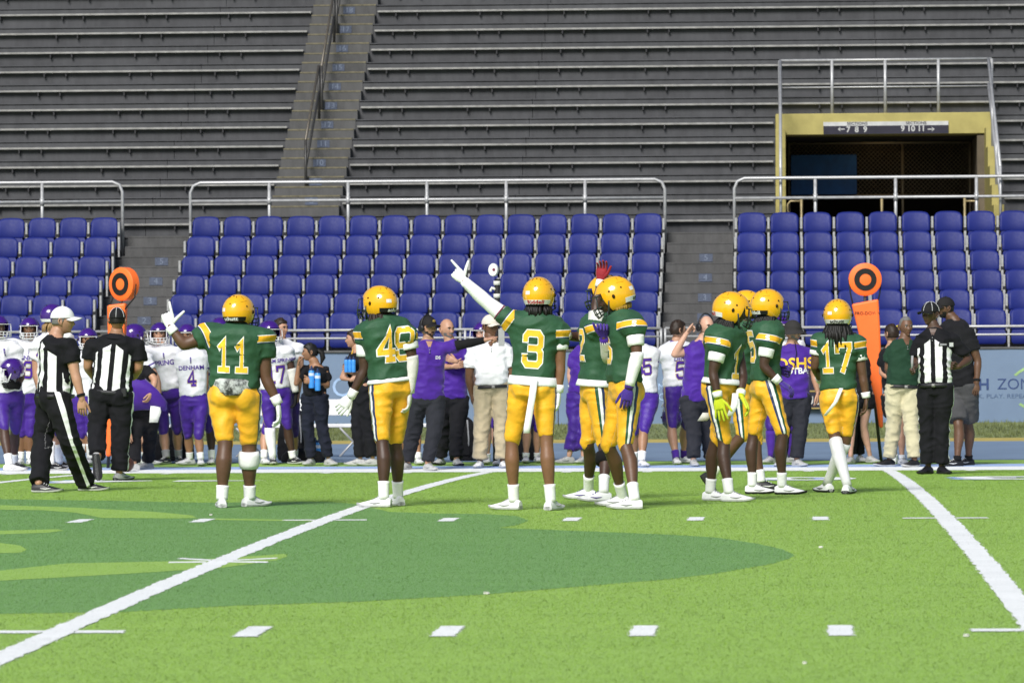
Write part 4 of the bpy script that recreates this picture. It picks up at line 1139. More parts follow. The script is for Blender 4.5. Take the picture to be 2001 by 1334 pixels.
# ---- the person
def hip_w(k): return .092 * k
def person(label, P, N, H, legs, arms, yaw=180, kit='gold', skin_c=BRN, hyaw=None, hpitch=0, bulk=1.0, Y=None, num=None, numpos='back', numh=.24, numt=.60, numdx=0,
           helm=True, htext=None, hk=1.0, hair=None, hairlen=0, pend=.98, sleeve=.45, sock=.42, tights=None, jersey=None, pants=None, shoes=None, feet=None, kn=(0, 0),
           hem=.10, wr=None, group=None, voxel=.0135, shw=None, gloves=(None, None), bands=(), chest=None, top_long=(None, None), hat=None, beard=None, belt=False, extra=None, armsl=None, male=True, socks=None, face=True, bshift=0.0, collar=None, lean=0.0, hroll=0.0):
    global _PSEED
    _PSEED += 1; sd = _PSEED
    gpts = [ground(*l['c'][:2]) if len(l['c']) < 3 else None for l in legs]
    if Y is None: Y = float(np.mean([g[1] for g in gpts if g is not None]))
    sc = (Y - CAMP[1]) / FPX
    def W(p):
        q = at(p[0], p[1], Y + (p[2] if len(p) > 2 else 0)); return q
    ya = R(yaw); F = arr(math.sin(ya), -math.cos(ya), 0); S = arr(math.cos(ya), math.sin(ya), 0)
    sgn = -1 if math.cos(ya) >= 0 else 1                  # arms[0] = image left
    Pw, Nw, Hw = W(P), W(N), W(H)
    T = Nw - Pw; Th = nrm(T); TL = np.linalg.norm(T); Lm = nrm(S - Th * np.dot(S, Th)); Fm = nrm(np.cross(Th, Lm)); 
    if np.dot(Fm, F) < 0: Fm = -Fm
    pads = kit in ('gold', 'purple'); k = bulk
    w = shw or (.215 if pads else .185) * (k ** .5) * (1 if male else .88)
    off = arr(float(np.mean([g[0] for g in gpts if g is not None] or [Pw[0]])), Y, gz(Y))
    root = empty('person', off, label, 'person', group)
    mats_skin = skin(skin_c)
    # joints
    sh, el, wrs, tp = [], [], [], []
    for i, a in enumerate(arms):
        s_ = sgn if i == 0 else -sgn
        q = W(a['s']) if 's' in a else Nw + Lm * s_ * w - Th * (.045 if pads else .055)
        sh.append(q); el.append(W(a['e'])); wrs.append(W(a['w'])); tp.append(W(a['t']))
    hips, kns, anks, fds, fup = [], [], [], [], []
    for i, l in enumerate(legs):
        s_ = sgn if i == 0 else -sgn
        hips.append(Pw + Lm * s_ * hip_w(k) + arr(0, 0, -.02))
        if gpts[i] is not None:
            dy = max(-.35, min(.35, gpts[i][1] - Y)); g = at(l['c'][0], l['c'][1], Y + dy); g[2] = gz(Y + dy); g[1] = Y + dy
            an = g + arr(0, 0, .088)
        else: g = W(l['c']); an = g + arr(0, 0, .088); dy = l['c'][2]
        if 'a' in l: an = W(l['a'])
        kns.append(W((l['k'][0], l['k'][1], (l['k'][2] if len(l['k']) > 2 else dy * .6)))); anks.append(an)
        fy = R(l.get('f', yaw)); fp = R(l.get('fp', 0)); fd = arr(math.sin(fy) * math.cos(fp), -math.cos(fy) * math.cos(fp), math.sin(fp)); fds.append(fd)
        fup.append(arr(-math.sin(fy) * math.sin(fp), math.cos(fy) * math.sin(fp), math.cos(fp)))
    A3 = np.array([Lm, Fm, Th])
    def ering(c, a, b, n=20, e=1.0): return [c + Lm * a * math.copysign(abs(math.cos(t)) ** e, math.cos(t)) + Fm * b * math.copysign(abs(math.sin(t)) ** e, math.sin(t)) for t in np.linspace(0, 2 * math.pi, n + 1)[:-1]]
    def torso(mb, ST, m=0): mb.loft([ering(Pw + T * t + Fm * fo, a, b, e=.85) for t, a, b, fo in ST], m)
    # ---------------- body: one continuous surface
    hu = Hw - Nw; hd = nrm(hu)
    hy = R(hyaw if hyaw is not None else yaw); hp = R(hpitch)
    hf = arr(math.sin(hy) * math.cos(hp), -math.cos(hy) * math.cos(hp), math.sin(hp)); hs = arr(math.cos(hy), math.sin(hy), 0); hup = nrm(np.cross(hs, hf)); 
    if hup[2] < 0: hup = -hup
    if hroll: hs, hup = hs * math.cos(R(hroll)) + hup * math.sin(R(hroll)), hup * math.cos(R(hroll)) - hs * math.sin(R(hroll))
    mb = MB()
    torso(mb, [(-.06, .12 * k, .09 * k, 0), (.15, .14 * k, .09 * k, 0), (.5, .145 * k, .095 * k, 0), (.8, .15 * k, .095 * k, 0), (.97, .10, .07, 0), (1.04, .06, .055, 0)])
    mb.tube([Nw - Th * .05, Nw + hu * .3, Hw - hup * .07 - hf * .012], [.068 * k ** .5, .060 * k ** .5, .058 * k ** .5], 14)
    if helm: mb.ell(Hw - hup * .005, .078, .098, .116, np.array([hs, hf, hup]))
    ak = k ** .7 * (1 if male else .85)
    for i in range(len(arms)):
        a, b, c = sh[i], el[i], wrs[i]
        mb.tube([Nw + (a - Nw) * .55 - Th * .03, a, a + (b - a) * .35, a + (b - a) * .7, b], [.06 * ak, .060 * ak, .056 * ak, .049 * ak, .041 * ak], 12, round_=True)
        mb.tube([b, b + (c - b) * .25, b + (c - b) * .6, c, c + nrm(tp[i] - c) * .02], [.041 * ak, .044 * ak, .036 * ak, .0275 * ak, .024 * ak], 12, round_=True)
    lk = k ** .8 * (1 if male else .92)
    for i in range(len(legs)):
        a, b, c = hips[i], kns[i], anks[i]; bk = nrm(np.cross(np.cross(b - a, Fm), b - a)) if False else -F
        mb.tube([a + arr(0, 0, .03), a + (b - a) * .3, a + (b - a) * .7, b - (b - a) * .06, b], [.088 * lk, .084 * lk, .066 * lk, .056 * lk, .055 * lk], 14, round_=True)
        d = c - b
        mb.tube([b, b + d * .12 + bk * .008, b + d * .30 + bk * .020, b + d * .5 + bk * .014, b + d * .75 + bk * .003, c], [.054 * lk, .053 * lk, .060 * lk, .053 * lk, .039 * lk, .034 * lk], 14, round_=True)
        mb.ell(b + F * .012, .042 * lk, .042 * lk, .05 * lk)
    me, v = remesh(mb, voxel, 5)
    rest = MB()
    for i in range(len(arms)):
        if gloves[i] is None and arms[i].get('hand', True):
            s_ = sgn if i == 0 else -sgn
            nn = arms[i].get('n', -Lm * s_ * .8 - F * .3); th = arms[i].get('th', F)
            hand(rest, wrs[i], tp[i], arr(*nn), arr(*th), arms[i].get('pose', 'relax'), (1.0 if male else .9) * (k ** .3))
    mats = [mats_skin, M('lips', tuple(x * y for x, y in zip(skin_c, (.95, .72, .72))), .5, .3) if face else mats_skin, m_eyew, m_iris, hairm(HBLK if hair is None else hair)]
    if face: head_mesh(rest, Hw, hs, hf, hup, hk * (1.0 if male else .94), beard=5 if beard else None)
    if beard: mats.append(hairm(beard))
    bmv = rest.mesh('r', True) if rest.f else None
    put(me, 'body', mats, root, off, v)
    if bmv:
        bm = bmesh.new(); bm.from_mesh(bmv); bmesh.ops.recalc_face_normals(bm, faces=bm.faces)
        bm.to_mesh(bmv); bm.free()
        bm = bmesh.new(); bm.from_mesh(me)
        for vtx in bmv.vertices: vtx.co -= Vector(off)
        bm.from_mesh(bmv); bm.to_mesh(me); bm.free(); bpy.data.meshes.remove(bmv)
        me.polygons.foreach_set('use_smooth', [True] * len(me.polygons))
    # ---------------- shirt
    jm = jersey or (m_jg if kit == 'gold' else m_jw)
    mb = MB()
    hm_ = hem
    g = k * (1.0 if male else .90)
    if pads:
        torso(mb, [(hm_, .172 * g, .130 * g, 0), (hm_ + .06, .172 * g, .132 * g, 0), (.35, .168 * g, .125 * g, .0), (.55, .185 * g, .130 * g, 0), (.74, .215 * g, .150 * g, 0), (.88, .225 * g, .155 * g, 0), (.96, .19 * g, .135 * g, 0), (1.02, .105, .105, .0), (1.05, .082, .085, .0)])
    else:
        torso(mb, [(hm_, .175 * g, .128 * g, .0), (hm_ + .05, .176 * g, .130 * g, .006), (.35, .170 * g, .130 * g, .01), (.55, .178 * g, .128 * g, .008), (.76, .188 * g, .126 * g, .005), (.88, .172 * g, .108 * g, 0), (.95, .12 * g, .085, -.003), (.985, .076, .072, 0), (1.0, .070, .066, 0)])
    sl = armsl or [sleeve] * len(arms)
    for i in range(len(arms)):
        a, b = sh[i], el[i]; d = b - a; c = wrs[i]
        if pads:
            mb.ell(a + nrm(Nw - a) * .03 + Th * .01, .115 * g, .115 * g, .075, A3)
            mb.tube([Nw + (a - Nw) * .5 - Th * .04, a, a + d * sl[i] * .6, a + d * sl[i]], [.085 * g, .092 * g, .080 * g, .074 * g], 16)
        else:
            r = .066 * ak
            if sl[i] <= 1.0: mb.tube([Nw + (a - Nw) * .5 - Th * .06, a, a + d * sl[i] * .5, a + d * sl[i]], [.08 * g, .070 * ak, .072 * ak, .074 * ak], 16)
            else:
                e = c - b; mb.tube([Nw + (a - Nw) * .5 - Th * .06, a, a + d * .5, b], [.08 * g, .070 * ak, .064 * ak, .053 * ak], 16, round_=True)
                mb.tube([b, b + e * .5, b + e * .95], [.053 * ak, .050 * ak, .040 * ak], 14, round_=True)
    wr_ = wr or (.016 if not pads else .0125)
    me, v = remesh(mb, voxel, 4, (wr_, (7, 7, 13)), sd)
    rel = v - Pw; lat, up, fr = rel @ Lm, rel @ Th, rel @ Fm
    armv = np.zeros(len(v)); amv = np.zeros(len(v)); best = np.full(len(v), 9.0)
    for i in range(len(arms)):
        a, b = sh[i], el[i]; d = nrm(b - a); s_ = sgn if i == 0 else -sgn
        t = (v - a) @ d; rad = np.linalg.norm((v - a) - t[:, None] * d, axis=1); al = np.arccos(max(-1, min(1, np.dot(d, -Th))))
        msk = (rad < .145) & ((lat * s_ > w - .045) | ((v - a) @ nrm(d + Lm * s_) > .05))
        if kit == 'purple': msk = (rad < .105) & (lat * s_ > w - .03)
        if kit == 'ref': msk = (rad < .12) & (lat * s_ > w - .02)
        dist_ = np.linalg.norm(v - (a + np.clip(t, 0, .3)[:, None] * d), axis=1); near = dist_ < best; armv = np.where(near, t, armv); best = np.minimum(best, dist_)
        amv = np.where(msk, 1.0, amv)
    arc = np.arctan2(lat, np.abs(fr) + .02) * .155
    armv = armv + bshift
    vattr(me, 'pc', vec=np.stack([arc, up, fr], 1)); vattr(me, 'arm', val=armv); vattr(me, 'am', val=amv)
    bv = bvh_of(me, v)
    sname = 'jersey' if pads else 'shirt'
    jo = put(me, sname, [jm], root, off, v)
    vw = (-1 if numpos == 'back' else 1)
    look = F * (1 if numpos == 'back' else -1)
    look = nrm(look - Th * np.dot(look, Th)); right = nrm(np.cross(look, Th))
    if num:
        if kit == 'gold': ly = [(number_polys(num, numh, .30, .12), m_pwht, .003), (number_polys(num, numh, .30, 0), m_pgold, .0055)]
        else: ly = [(number_polys(num, numh, .28, .12), cloth('gold edge', (.45, .33, .14)) if 'gold edge' not in bpy.data.materials else bpy.data.materials['gold edge'], .003), (number_polys(num, numh, .28, 0), m_ppur, .0055)]
        decal('number', ly, bv, Pw + T * numt + right * numdx, right, Th, look, jo, off)
    for txt, t, size, mat, dx, pos in (chest or []):
        lk_ = nrm((F if pos == 'back' else -F) - Th * np.dot((F if pos == 'back' else -F), Th)); rt = nrm(np.cross(lk_, Th))
        vv, ff = text_polys(txt, size, 1.0, size * .02); 
        decal('lettering', [((vv, ff), mat, .004)], bv, Pw + T * t + rt * dx, rt, Th, lk_, jo, off, cell=.06)
    # shoulder numbers / sleeve marks
    if collar:                                           # turned-down collar, or a plain neck band
        cb = MB(); polo = collar[0] == 'polo'; A_ = np.linspace(.30 if polo else 0.0, 2 * math.pi - (.30 if polo else 0.0), 25)
        def cp(a, r, z): return Pw + T * (.985 if pads else .94) + Lm * r * math.sin(a) * 1.02 + Fm * (r * math.cos(a) * .98 - .004) + Th * (z - (.030 * max(0, math.cos(a)) ** 2))
        ro, zo = (.108 * g, -.012) if polo else (.094, .004)
        R1 = [cp(a, .070, .040) for a in A_]; R2 = [cp(a, ro, zo - (.028 * max(0, math.cos(a)) ** 6 if polo else 0)) for a in A_]; R3 = [cp(a, ro - .012, zo - .012) for a in A_]; R0 = [cp(a, .058, .030) for a in A_]
        nA = len(A_)
        for q, w2_ in ((R0, R1), (R1, R2), (R2, R3)): cb.add(q + w2_, [(i, i + 1, nA + i + 1, nA + i) for i in range(nA - 1)])
        co_ = cb.build('collar', collar[1], jo, True, off=off)
        if polo and not pads:
            lk_ = nrm(-F - Th * np.dot(-F, Th)); rt_ = nrm(np.cross(lk_, Th)); decal('open_neck', [([[(-.040, .055), (0, -.045), (.040, .055)]], mats_skin, .004)], bv, Pw + T * .90, rt_, Th, lk_, jo, off, cell=.02)
        if polo:
            cb = MB(); n0 = Pw + T * .92 + Fm * .10
            h0 = bv.ray_cast(Vector(Pw + T * .76 + F * .6), Vector(-F)); h1 = bv.ray_cast(Vector(Pw + T * .88 + F * .6), Vector(-F))
            if h0[0] is not None and h1[0] is not None:
                a_, b_ = np.array(h0[0]) + F * .003, np.array(h1[0]) + F * .003
                cb.tube([a_, (a_ + b_) / 2 + F * .004, b_], [.008, .009, .010], 6)
                for q in (.2, .6): cb.ell(a_ + (b_ - a_) * q + F * .011, .006, .006, .006, None, 8, 5, 1)
                cb.build('placket', [collar[1], m_gry], jo, True, off=off)
    # ---------------- trousers
    pm = pants or (m_pg if kit == 'gold' else m_pp if kit == 'purple' else m_btrs)
    pants_names = {'gold': 'pants', 'purple': 'pants'}
    mb = MB(); fb = pads or pend < 1.4
    torso(mb, [(.20, .158 * g, .112 * g, 0), (.10, .166 * g, .122 * g, -.002), (.0, .172 * g, .130 * g, -.008), (-.10, .160 * g, .118 * g, -.008), (-.16, .11 * g, .08 * g, 0)])
    for q in (-1, 1): mb.ell(Pw + Lm * q * .075 * g - Fm * .055 * g - Th * .01, .082 * g, .085 * g, .10 * g, A3)
    for i in range(len(legs)):
        a, b, c = hips[i], kns[i], anks[i]; d = b - a
        if pads:
            pe = pend if np.isscalar(pend) else pend[i]
            mb.tube([a + arr(0, 0, .04), a + d * .25, a + d * .6, a + d * (pe - .08), a + d * pe], [.098 * lk, .094 * lk, .077 * lk, .066 * lk, .062 * lk], 18)
            if pe > .9: mb.ell(b + F * .015 - d * .05, .055 * lk, .055 * lk, .075 * lk)
        elif pend < 1.4:                                  # shorts
            mb.tube([a + arr(0, 0, .05), a + d * .3, a + d * pend], [.11 * lk, .115 * lk, .112 * lk], 18)
        else:
            e = c - b
            mb.tube([a + arr(0, 0, .05), a + d * .3, a + d * .75, b, b + e * .4, b + e * .8, b + e * (pend - 1)], [.105 * lk, .104 * lk, .088 * lk, .082 * lk, .080 * lk, .076 * lk, .078 * lk], 18)
    me, v = remesh(mb, voxel, 4, (.015, (9, 9, 12)) if not fb else (.0085, (8, 8, 15)), sd + 50)
    stv = np.zeros(len(v)); latp = (v - Pw) @ Lm
    for i in range(len(legs)):
        s_ = sgn if i == 0 else -sgn; a, b, c = hips[i], kns[i], anks[i]
        out = Lm * s_
        t = np.clip(((v - a) @ (b - a)) / np.dot(b - a, b - a), -.6, 1.0); ax = a + t[:, None] * (b - a)
        if not fb:
            t2 = ((v - b) @ (c - b)) / np.dot(c - b, c - b); low = t2 > 0; ax = np.where(low[:, None], b + np.clip(t2, 0, 1)[:, None] * (c - b), ax)
        rd = v - ax; dd = nrm(b - a); o1 = nrm(out - dd * np.dot(out, dd)); q1 = np.cross(dd, o1) * s_
        an = np.arctan2(rd @ q1, rd @ o1); own = latp * s_ > -.02 if abs(np.dot(kns[0] - kns[-1], Lm)) < .02 else np.linalg.norm(rd, axis=1) < np.linalg.norm(v - (hips[1 - i] + np.clip(((v - hips[1 - i]) @ (kns[1 - i] - hips[1 - i])) / np.dot(kns[1 - i] - hips[1 - i], kns[1 - i] - hips[1 - i]), -.6, 1.0)[:, None] * (kns[1 - i] - hips[1 - i])), axis=1)
        stv = np.where(own, an * .085, stv)
    vattr(me, 'st', val=stv)
    put(me, 'pants' if fb and pads else 'shorts' if fb else 'trousers', [pm], root, off, v)
    if belt:
        bl = MB(); bl.loft([ering(Pw + T * (hm_ + .005), .181 * g, .136 * g, 24, .85), ering(Pw + T * (hm_ - .065), .180 * g, .138 * g, 24, .85)])
        bl.box(Pw + T * (hm_ - .03) + Fm * .145 * g - arr(.02, .012, .018), Pw + T * (hm_ - .03) + Fm * .145 * g + arr(.02, .012, .018), 1)
        bl.build('belt', [m_bsho, m_alu], root, True, off=off)
    # ---------------- feet
    for i in range(len(legs)):
        shp = shoes[i] if isinstance(shoes, list) else shoes
        shoe(root, off, anks[i], fds[i], fup[i], .285 * (1 if male else .9) * (k ** .2), shp, 'shoe')
        sm = (socks[i] if isinstance(socks, (list, tuple)) else socks) or m_wht
        sk = sock if np.isscalar(sock) else sock[i]
        if sk > 0 and not (not fb and sk == .42):
            d = kns[i] - anks[i]; tb = MB(); bk = -F
            nst = 7; pts = []; rr = []
            for q in np.linspace(-.05, sk, nst):
                z = 1 - q; prof = np.interp(z, [0, .12, .30, .5, .75, 1.05], [.056, .055, .062, .055, .041, .037]); ofs = np.interp(z, [0, .12, .3, .5, .75, 1], [0, .008, .02, .014, .003, 0])
                pts.append(anks[i] + d * q + bk * ofs); rr.append(prof * lk + .004 + (.002 if q > sk - .04 else 0))
            tb.tube(pts, rr, 16); tb.build('sock', sm, root, True, off=off)
    # ---------------- gloves, bands, long sleeves
    for i in range(len(arms)):
        s_ = sgn if i == 0 else -sgn
        nn = arr(*arms[i].get('n', -Lm * s_ * .8 - F * .3)); th = arr(*arms[i].get('th', F))
        if gloves[i] is not None:
            gm = gloves[i] if isinstance(gloves[i], list) else [gloves[i]]
            gl = MB(); hand(gl, wrs[i], tp[i], nn, th, arms[i].get('pose', 'relax'), 1.16 * (k ** .3), 0)
            d = nrm(wrs[i] - el[i]); gl.tube([wrs[i] - d * .05, wrs[i] + d * .012], [.038 * ak, .036 * ak], 12, 1 if len(gm) > 1 else 0)
            gl.build('glove', gm, root, True, off=off)
    for i, t0, t1, mat, nm, ex in bands:                  # along an arm: 0..1 upper arm, 1..2 forearm
        pts, rr = [], []
        for q in np.linspace(t0, t1, max(2, int((t1 - t0) / .12) + 2)):
            if q <= 1: p = sh[i] + (el[i] - sh[i]) * q; r = np.interp(q, [0, .35, .7, 1], [.062, .057, .050, .043])
            else: p = el[i] + (wrs[i] - el[i]) * (q - 1); r = np.interp(q - 1, [0, .25, .6, 1], [.043, .045, .037, .029])
            pts.append(p); rr.append(r * ak + ex)
        tb = MB(); tb.tube(pts, rr, 14, round_=False); tb.build(nm, mat, root, True, off=off)
    # ---------------- headgear and hair
    if helm:
        helmet(root, off, Hw + hup * .012, hs, hf, hup, kit if kit in ('gold', 'purple') else 'purple', hk, *(htext if isinstance(htext, tuple) else (htext, None)))
    hm2 = hairm(hair or HBLK)
    kk = hk * (1.0 if male else .94)
    if hairlen > 0:                                       # locks hanging from under the helmet or tied hair
        hb = MB(); r2 = random.Random(sd)
        bushy = abs(hairlen - .21) < .001
        for i in range(95 if bushy else 52):
            a = r2.uniform(-1.9, 1.9); b0 = Hw - hf * .085 * math.cos(a) + hs * .085 * math.sin(a) - hup * .075
            L = hairlen * r2.uniform(.5 if bushy else .65, 1.05); d2 = nrm(-arr(0, 0, 1) - hf * .45 * math.cos(a) + hs * .4 * math.sin(a) + arr(r2.uniform(-.15, .15), r2.uniform(-.15, .15), 0))
            m1 = b0 + d2 * L * .45 - hf * .02; e1 = m1 + nrm(-arr(0, 0, 1) - hf * .12 + arr(r2.uniform(-.12, .12), r2.uniform(-.12, .12), 0)) * L * .55
            hb.tube([b0 + hup * .05, b0, m1, e1], [.012, .017 if bushy else .013, .016 if bushy else .012, .007], 6)
        hb.build('hair', hm2, root, True, off=off)
    if hat in ('cap', 'refcap', 'whitecap', 'creamcap'):
        cm = {'cap': M('black cap', (.014, .013, .014), .8, .2), 'refcap': M('black cap', (.012, .012, .013), .8, .2), 'whitecap': M('white cap', (.72, .72, .72), .8, .2), 'creamcap': M('cream cap', (.62, .57, .49), .8, .2)}[hat]
        cb = MB(); cc = Hw + hup * .028 * kk
        dome(cb, cc, hs, hf, hup, kk, .088, .112, .108, .0)
        # visor
        V = []; nx = 13
        for j in range(5):
            for i in range(nx):
                a = (i / (nx - 1) - .5) * 2.3; r = 1 + j / 4 * .72 * math.cos(a * .62)
                V.append(cc + kk * (hs * .088 * math.sin(a) * (1 + .05 * j / 4) + hf * (.108 * math.cos(a) + .075 * j / 4 * math.cos(a * .7)) + hup * (.012 - .012 * j / 4 - .030 * (math.sin(a)) ** 2)))
        F1 = [(j * nx + i, j * nx + i + 1, (j + 1) * nx + i + 1, (j + 1) * nx + i) for j in range(4) for i in range(nx - 1)]
        V2 = [p - hup * .006 for p in V]; nv = len(V)
        cb.add(V + V2, F1 + [tuple(x + nv for x in q[::-1]) for q in F1] + [(i + 4 * nx, i + 1 + 4 * nx, i + 1 + 4 * nx + nv, i + 4 * nx + nv) for i in range(nx - 1)])
        cb.ell(cc + hup * .109 * kk, .008, .008, .005, None, 8, 5)
        co = cb.build('cap', cm, root, True, off=off); co.data.set_sharp_from_angle(angle=R(50))
        if hat == 'refcap':
            pb = MB()
            for a in (0, 1.05, 2.1, 3.14, -1.05, -2.1):
                pb.tube([cc + kk * 1.01 * (hs * .088 * math.sin(t) * math.sin(a) + hf * .112 * math.sin(t) * math.cos(a) + hup * .108 * math.cos(t)) for t in np.linspace(.05, 1.5, 9)], .0022, 5)
            pb.build('piping', m_hwht, co, off=off)
        if hat == 'cap' and extra == 'logo':
            pb = MB(); pb.ell(cc + kk * (hf * .103 + hup * .045), .024, .008, .018, np.array([hs, hf, hup]), 10, 6); pb.build('badge', M('gold badge', (.35, .25, .06), .6, .3), co, off=off)
    elif hat == 'bucket':
        cb = MB(); cc = Hw + hup * .022 * kk; dome(cb, cc, hs, hf, hup, kk, .096, .116, .118, .0)
        ring0 = []; rings = []
        for g_, z in ((.99, .03), (1.0, .0), (1.25, -.022), (1.52, -.048), (1.52, -.054), (1.2, -.03), (.97, -.012)):
            rings.append([cc + kk * (hs * .096 * g_ * math.sin(a) + hf * .116 * g_ * math.cos(a) + hup * (z + .012 * math.cos(2 * a + .6) * (g_ - 1))) for a in np.linspace(0, 2 * math.pi, 33)[:-1]])
        cb.loft(rings, 0, cap=False)
        co = cb.build('bucket_hat', M('dark grey hat', (.030, .028, .027), .85, .2), root, True, off=off); co.data.set_sharp_from_angle(angle=R(50))
    if hat is not None and hair is not None and hat != 'bald':
        cb = MB(); dome(cb, Hw, hs, hf, hup, kk, .0805, .1005, .121, -.28, .40); cb.build('hair', hm2, root, True, off=off)
    if hat is None and not helm and hair is not None:
        cb = MB(); gy_ = hair == HGRY; dome(cb, Hw + hup * (.0 if gy_ else .004), hs, hf, hup, kk, .081 if gy_ else .086, .102 if gy_ else .107, .122 if gy_ else .127, -.30 if gy_ else -.42, .62 if gy_ else .45, nz=.10 if gy_ else .22); cb.build('hair', hm2, root, True, off=off)
    return dict(root=root, off=off, W=W, Pw=Pw, Nw=Nw, Hw=Hw, T=T, Th=Th, Lm=Lm, Fm=Fm, F=F, S=S, sh=sh, el=el, wr=wrs, tp=tp, hips=hips, kns=kns, anks=anks, hs=hs, hf=hf, hup=hup, Y=Y, bv=bv, jersey=jo, hk=kk)
_PSEED = 0
def headset(p, side=1):
    mb = MB(); c, s, f, u, k = p['Hw'], p['hs'], p['hf'], p['hup'], p['hk'] * 1.03
    mb.tube([c + k * (s * .098 * math.cos(a) + u * (.005 + .135 * math.sin(a)) - f * .005) for a in np.linspace(-.1, math.pi + .1, 15)], .009, 8)
    for q in (-1, 1): mb.loft([[c + s * q * (.078 + d) * k + (f * math.cos(a) + u * math.sin(a)) * r * k - f * .005 - u * .008 for a in np.linspace(0, 2 * math.pi, 15)[:-1]] for d, r in ((0, .034), (.012, .043), (.03, .04), (.036, .026))])
    q = side; mb.tube([c + k * (s * q * .10 - u * .02), c + k * (s * q * .095 + f * .07 - u * .06), c + k * (s * q * .03 + f * .125 - u * .07)], .0045, 6, round_=True)
    mb.ell(c + k * (s * q * .03 + f * .125 - u * .07), .014, .012, .012, None, 8, 6)
    mb.build('headset', m_bsho, p['root'], True, off=p['off'])
def towel(p, pts, wid, mat, name='towel', thick=.012, wdir=None):
    """hanging cloth strip through pixel points"""
    mb = MB(); Q = [p['W'](q) for q in pts]; r = wdir if wdir is not None else CR
    rings = []
    for i, (q, w) in enumerate(zip(Q, wid)):
        n = arr(0, 1, 0); rings.append([q - r * w / 2 - n * thick / 2, q - n * thick * .8, q + r * w / 2 - n * thick / 2, q + r * w / 2 + n * thick / 2, q, q - r * w / 2 + n * thick / 2])
    mb.loft(rings); return mb.build(name, mat, p['root'], True, off=p['off'])
# ================================================================== the players in green and gold
GG = 'players in green jerseys'
p1 = person('football player with number 11, seen from behind, raising a white taped hand', (458, 772), (463, 637), (467, 611),
    [dict(k=(440, 868), c=(434, 992), f=190), dict(k=(487, 872), c=(488, 990), f=140)],
    [dict(s=(402, 656), e=(360, 674, -.05), w=(333, 640, -.05), t=(324, 603, -.05), pose='point', n=(0, 1, 0), th=(1, 0, .2)), dict(s=(514, 662), e=(519, 738), w=(543, 787), t=(548, 830), th=(0, 1, 0))],
    yaw=178, hyaw=158, kit='gold', skin_c=MIDB, bulk=1.2, num='11', numh=.265, numt=.57, htext=('schutt', 'w'), gloves=([m_wht, m_wht], [m_wht, m_wht]), sock=.22, pend=.93, hem=.11, sleeve=.5,
    bands=[(0, 1.72, 2.0, m_wht, 'wrist_tape', .006), (1, 1.72, 2.0, m_wht, 'wrist_tape', .006)], group=GG)
# white brace below the right knee, patterned back plate at the waist
mb = MB(); a, b = p1['kns'][1], p1['anks'][1]
mb.tube([a + (b - a) * q + arr(0, -.016, 0) for q in (.10, .2, .34, .44)], [.080, .088, .086, .074], 16); mb.build('knee_brace', m_wht, p1['root'], True, off=p1['off'])
def st_plate():
    t = NT('grey and white camouflage plate'); n = t.noise(9, 5, .7, t.obj()); return t.fin(t.mix(t.ramp(n, .42, .58), (.02, .02, .02), (.55, .57, .55)), .3, .5)
mb = MB(); c = p1['Pw'] + p1['T'] * .13; r, u_, f_ = p1['Lm'], p1['Th'], p1['Fm']
rings = []
for q, z in ((.10, -.07), (.14, -.05), (.155, .0), (.14, .05), (.12, .062)):
    rings.append([c + r * x * q + u_ * z - f_ * (.175 - .06 * x * x + d) for x, d in ((-1, 0), (-.5, 0), (0, 0), (.5, 0), (1, 0), (.5, .018), (0, .02), (-.5, .018))])
mb.loft(rings); mb.build('back_plate', st_plate(), p1['root'], 'auto', off=p1['off'])

p2 = person('football player with number 49 and hanging locks, looking away to the left', (763, 755), (749, 622), (740, 594),
    [dict(k=(747, 864), c=(750, 991), f=-100), dict(k=(772, 868), c=(778, 988), f=-150)],
    [dict(s=(713, 655), e=(712, 722), w=(686, 774), t=(660, 803), n=(1, .2, 0), th=(-.3, 0, -1), pose='relax'), dict(s=(796, 660), e=(806, 705), w=(801, 765), t=(799, 798), n=(-1, 0, 0), th=(0, 1, 0))],
    yaw=-143, hyaw=-118, kit='gold', skin_c=DARK, bulk=1.02, num='49', numh=.27, numt=.60, htext=('schutt', 'w'), gloves=([m_wht, m_wht], [m_offw, m_wht]), sock=.28, pend=.96, hairlen=.24, hair=(.02, .012, .008), sleeve=.26,
    bands=[(0, .24, .62, m_wht, 'undershirt_sleeve', .013), (0, 1.75, 2.0, m_wht, 'wrist_tape', .006), (1, .8, 2.0, m_offw, 'arm_sleeve', .007), (1, .2, .5, m_wht, 'undershirt_sleeve', .018)], group=GG)
p3 = person('football player with number 3, seen from behind, pointing up with his left arm', (1040, 757), (1050, 612), (1053, 578),
    [dict(k=(1000, 864), c=(1004, 996), f=-115), dict(k=(1068, 862), c=(1076, 997), f=160)],
    [dict(s=(996, 626), e=(951, 590), w=(908, 550), t=(874, 514), pose='point', n=(-.3, 1, -.4), th=(.6, 0, .8)), dict(s=(1092, 652), e=(1095, 712), w=(1092, 764), t=(1090, 806), th=(0, 1, 0))],
    yaw=176, hyaw=172, kit='gold', skin_c=(.19, .092, .047), bulk=1.0, num='3', numh=.29, numt=.52, numdx=.0, htext=('Riddell', None), gloves=(m_wht, m_wht), sock=.26, pend=(.98, .90), hairlen=.10, hem=.13, sleeve=.40,
    bands=[(0, .05, 2.0, m_wht, 'arm_sleeve', .010), (0, .42, .47, m_pmar, 'arm_band', .014), (1, .25, .52, m_wht, 'undershirt_sleeve', .013), (1, 1.82, 2.0, m_wht, 'wrist_tape', .006)], group=GG)
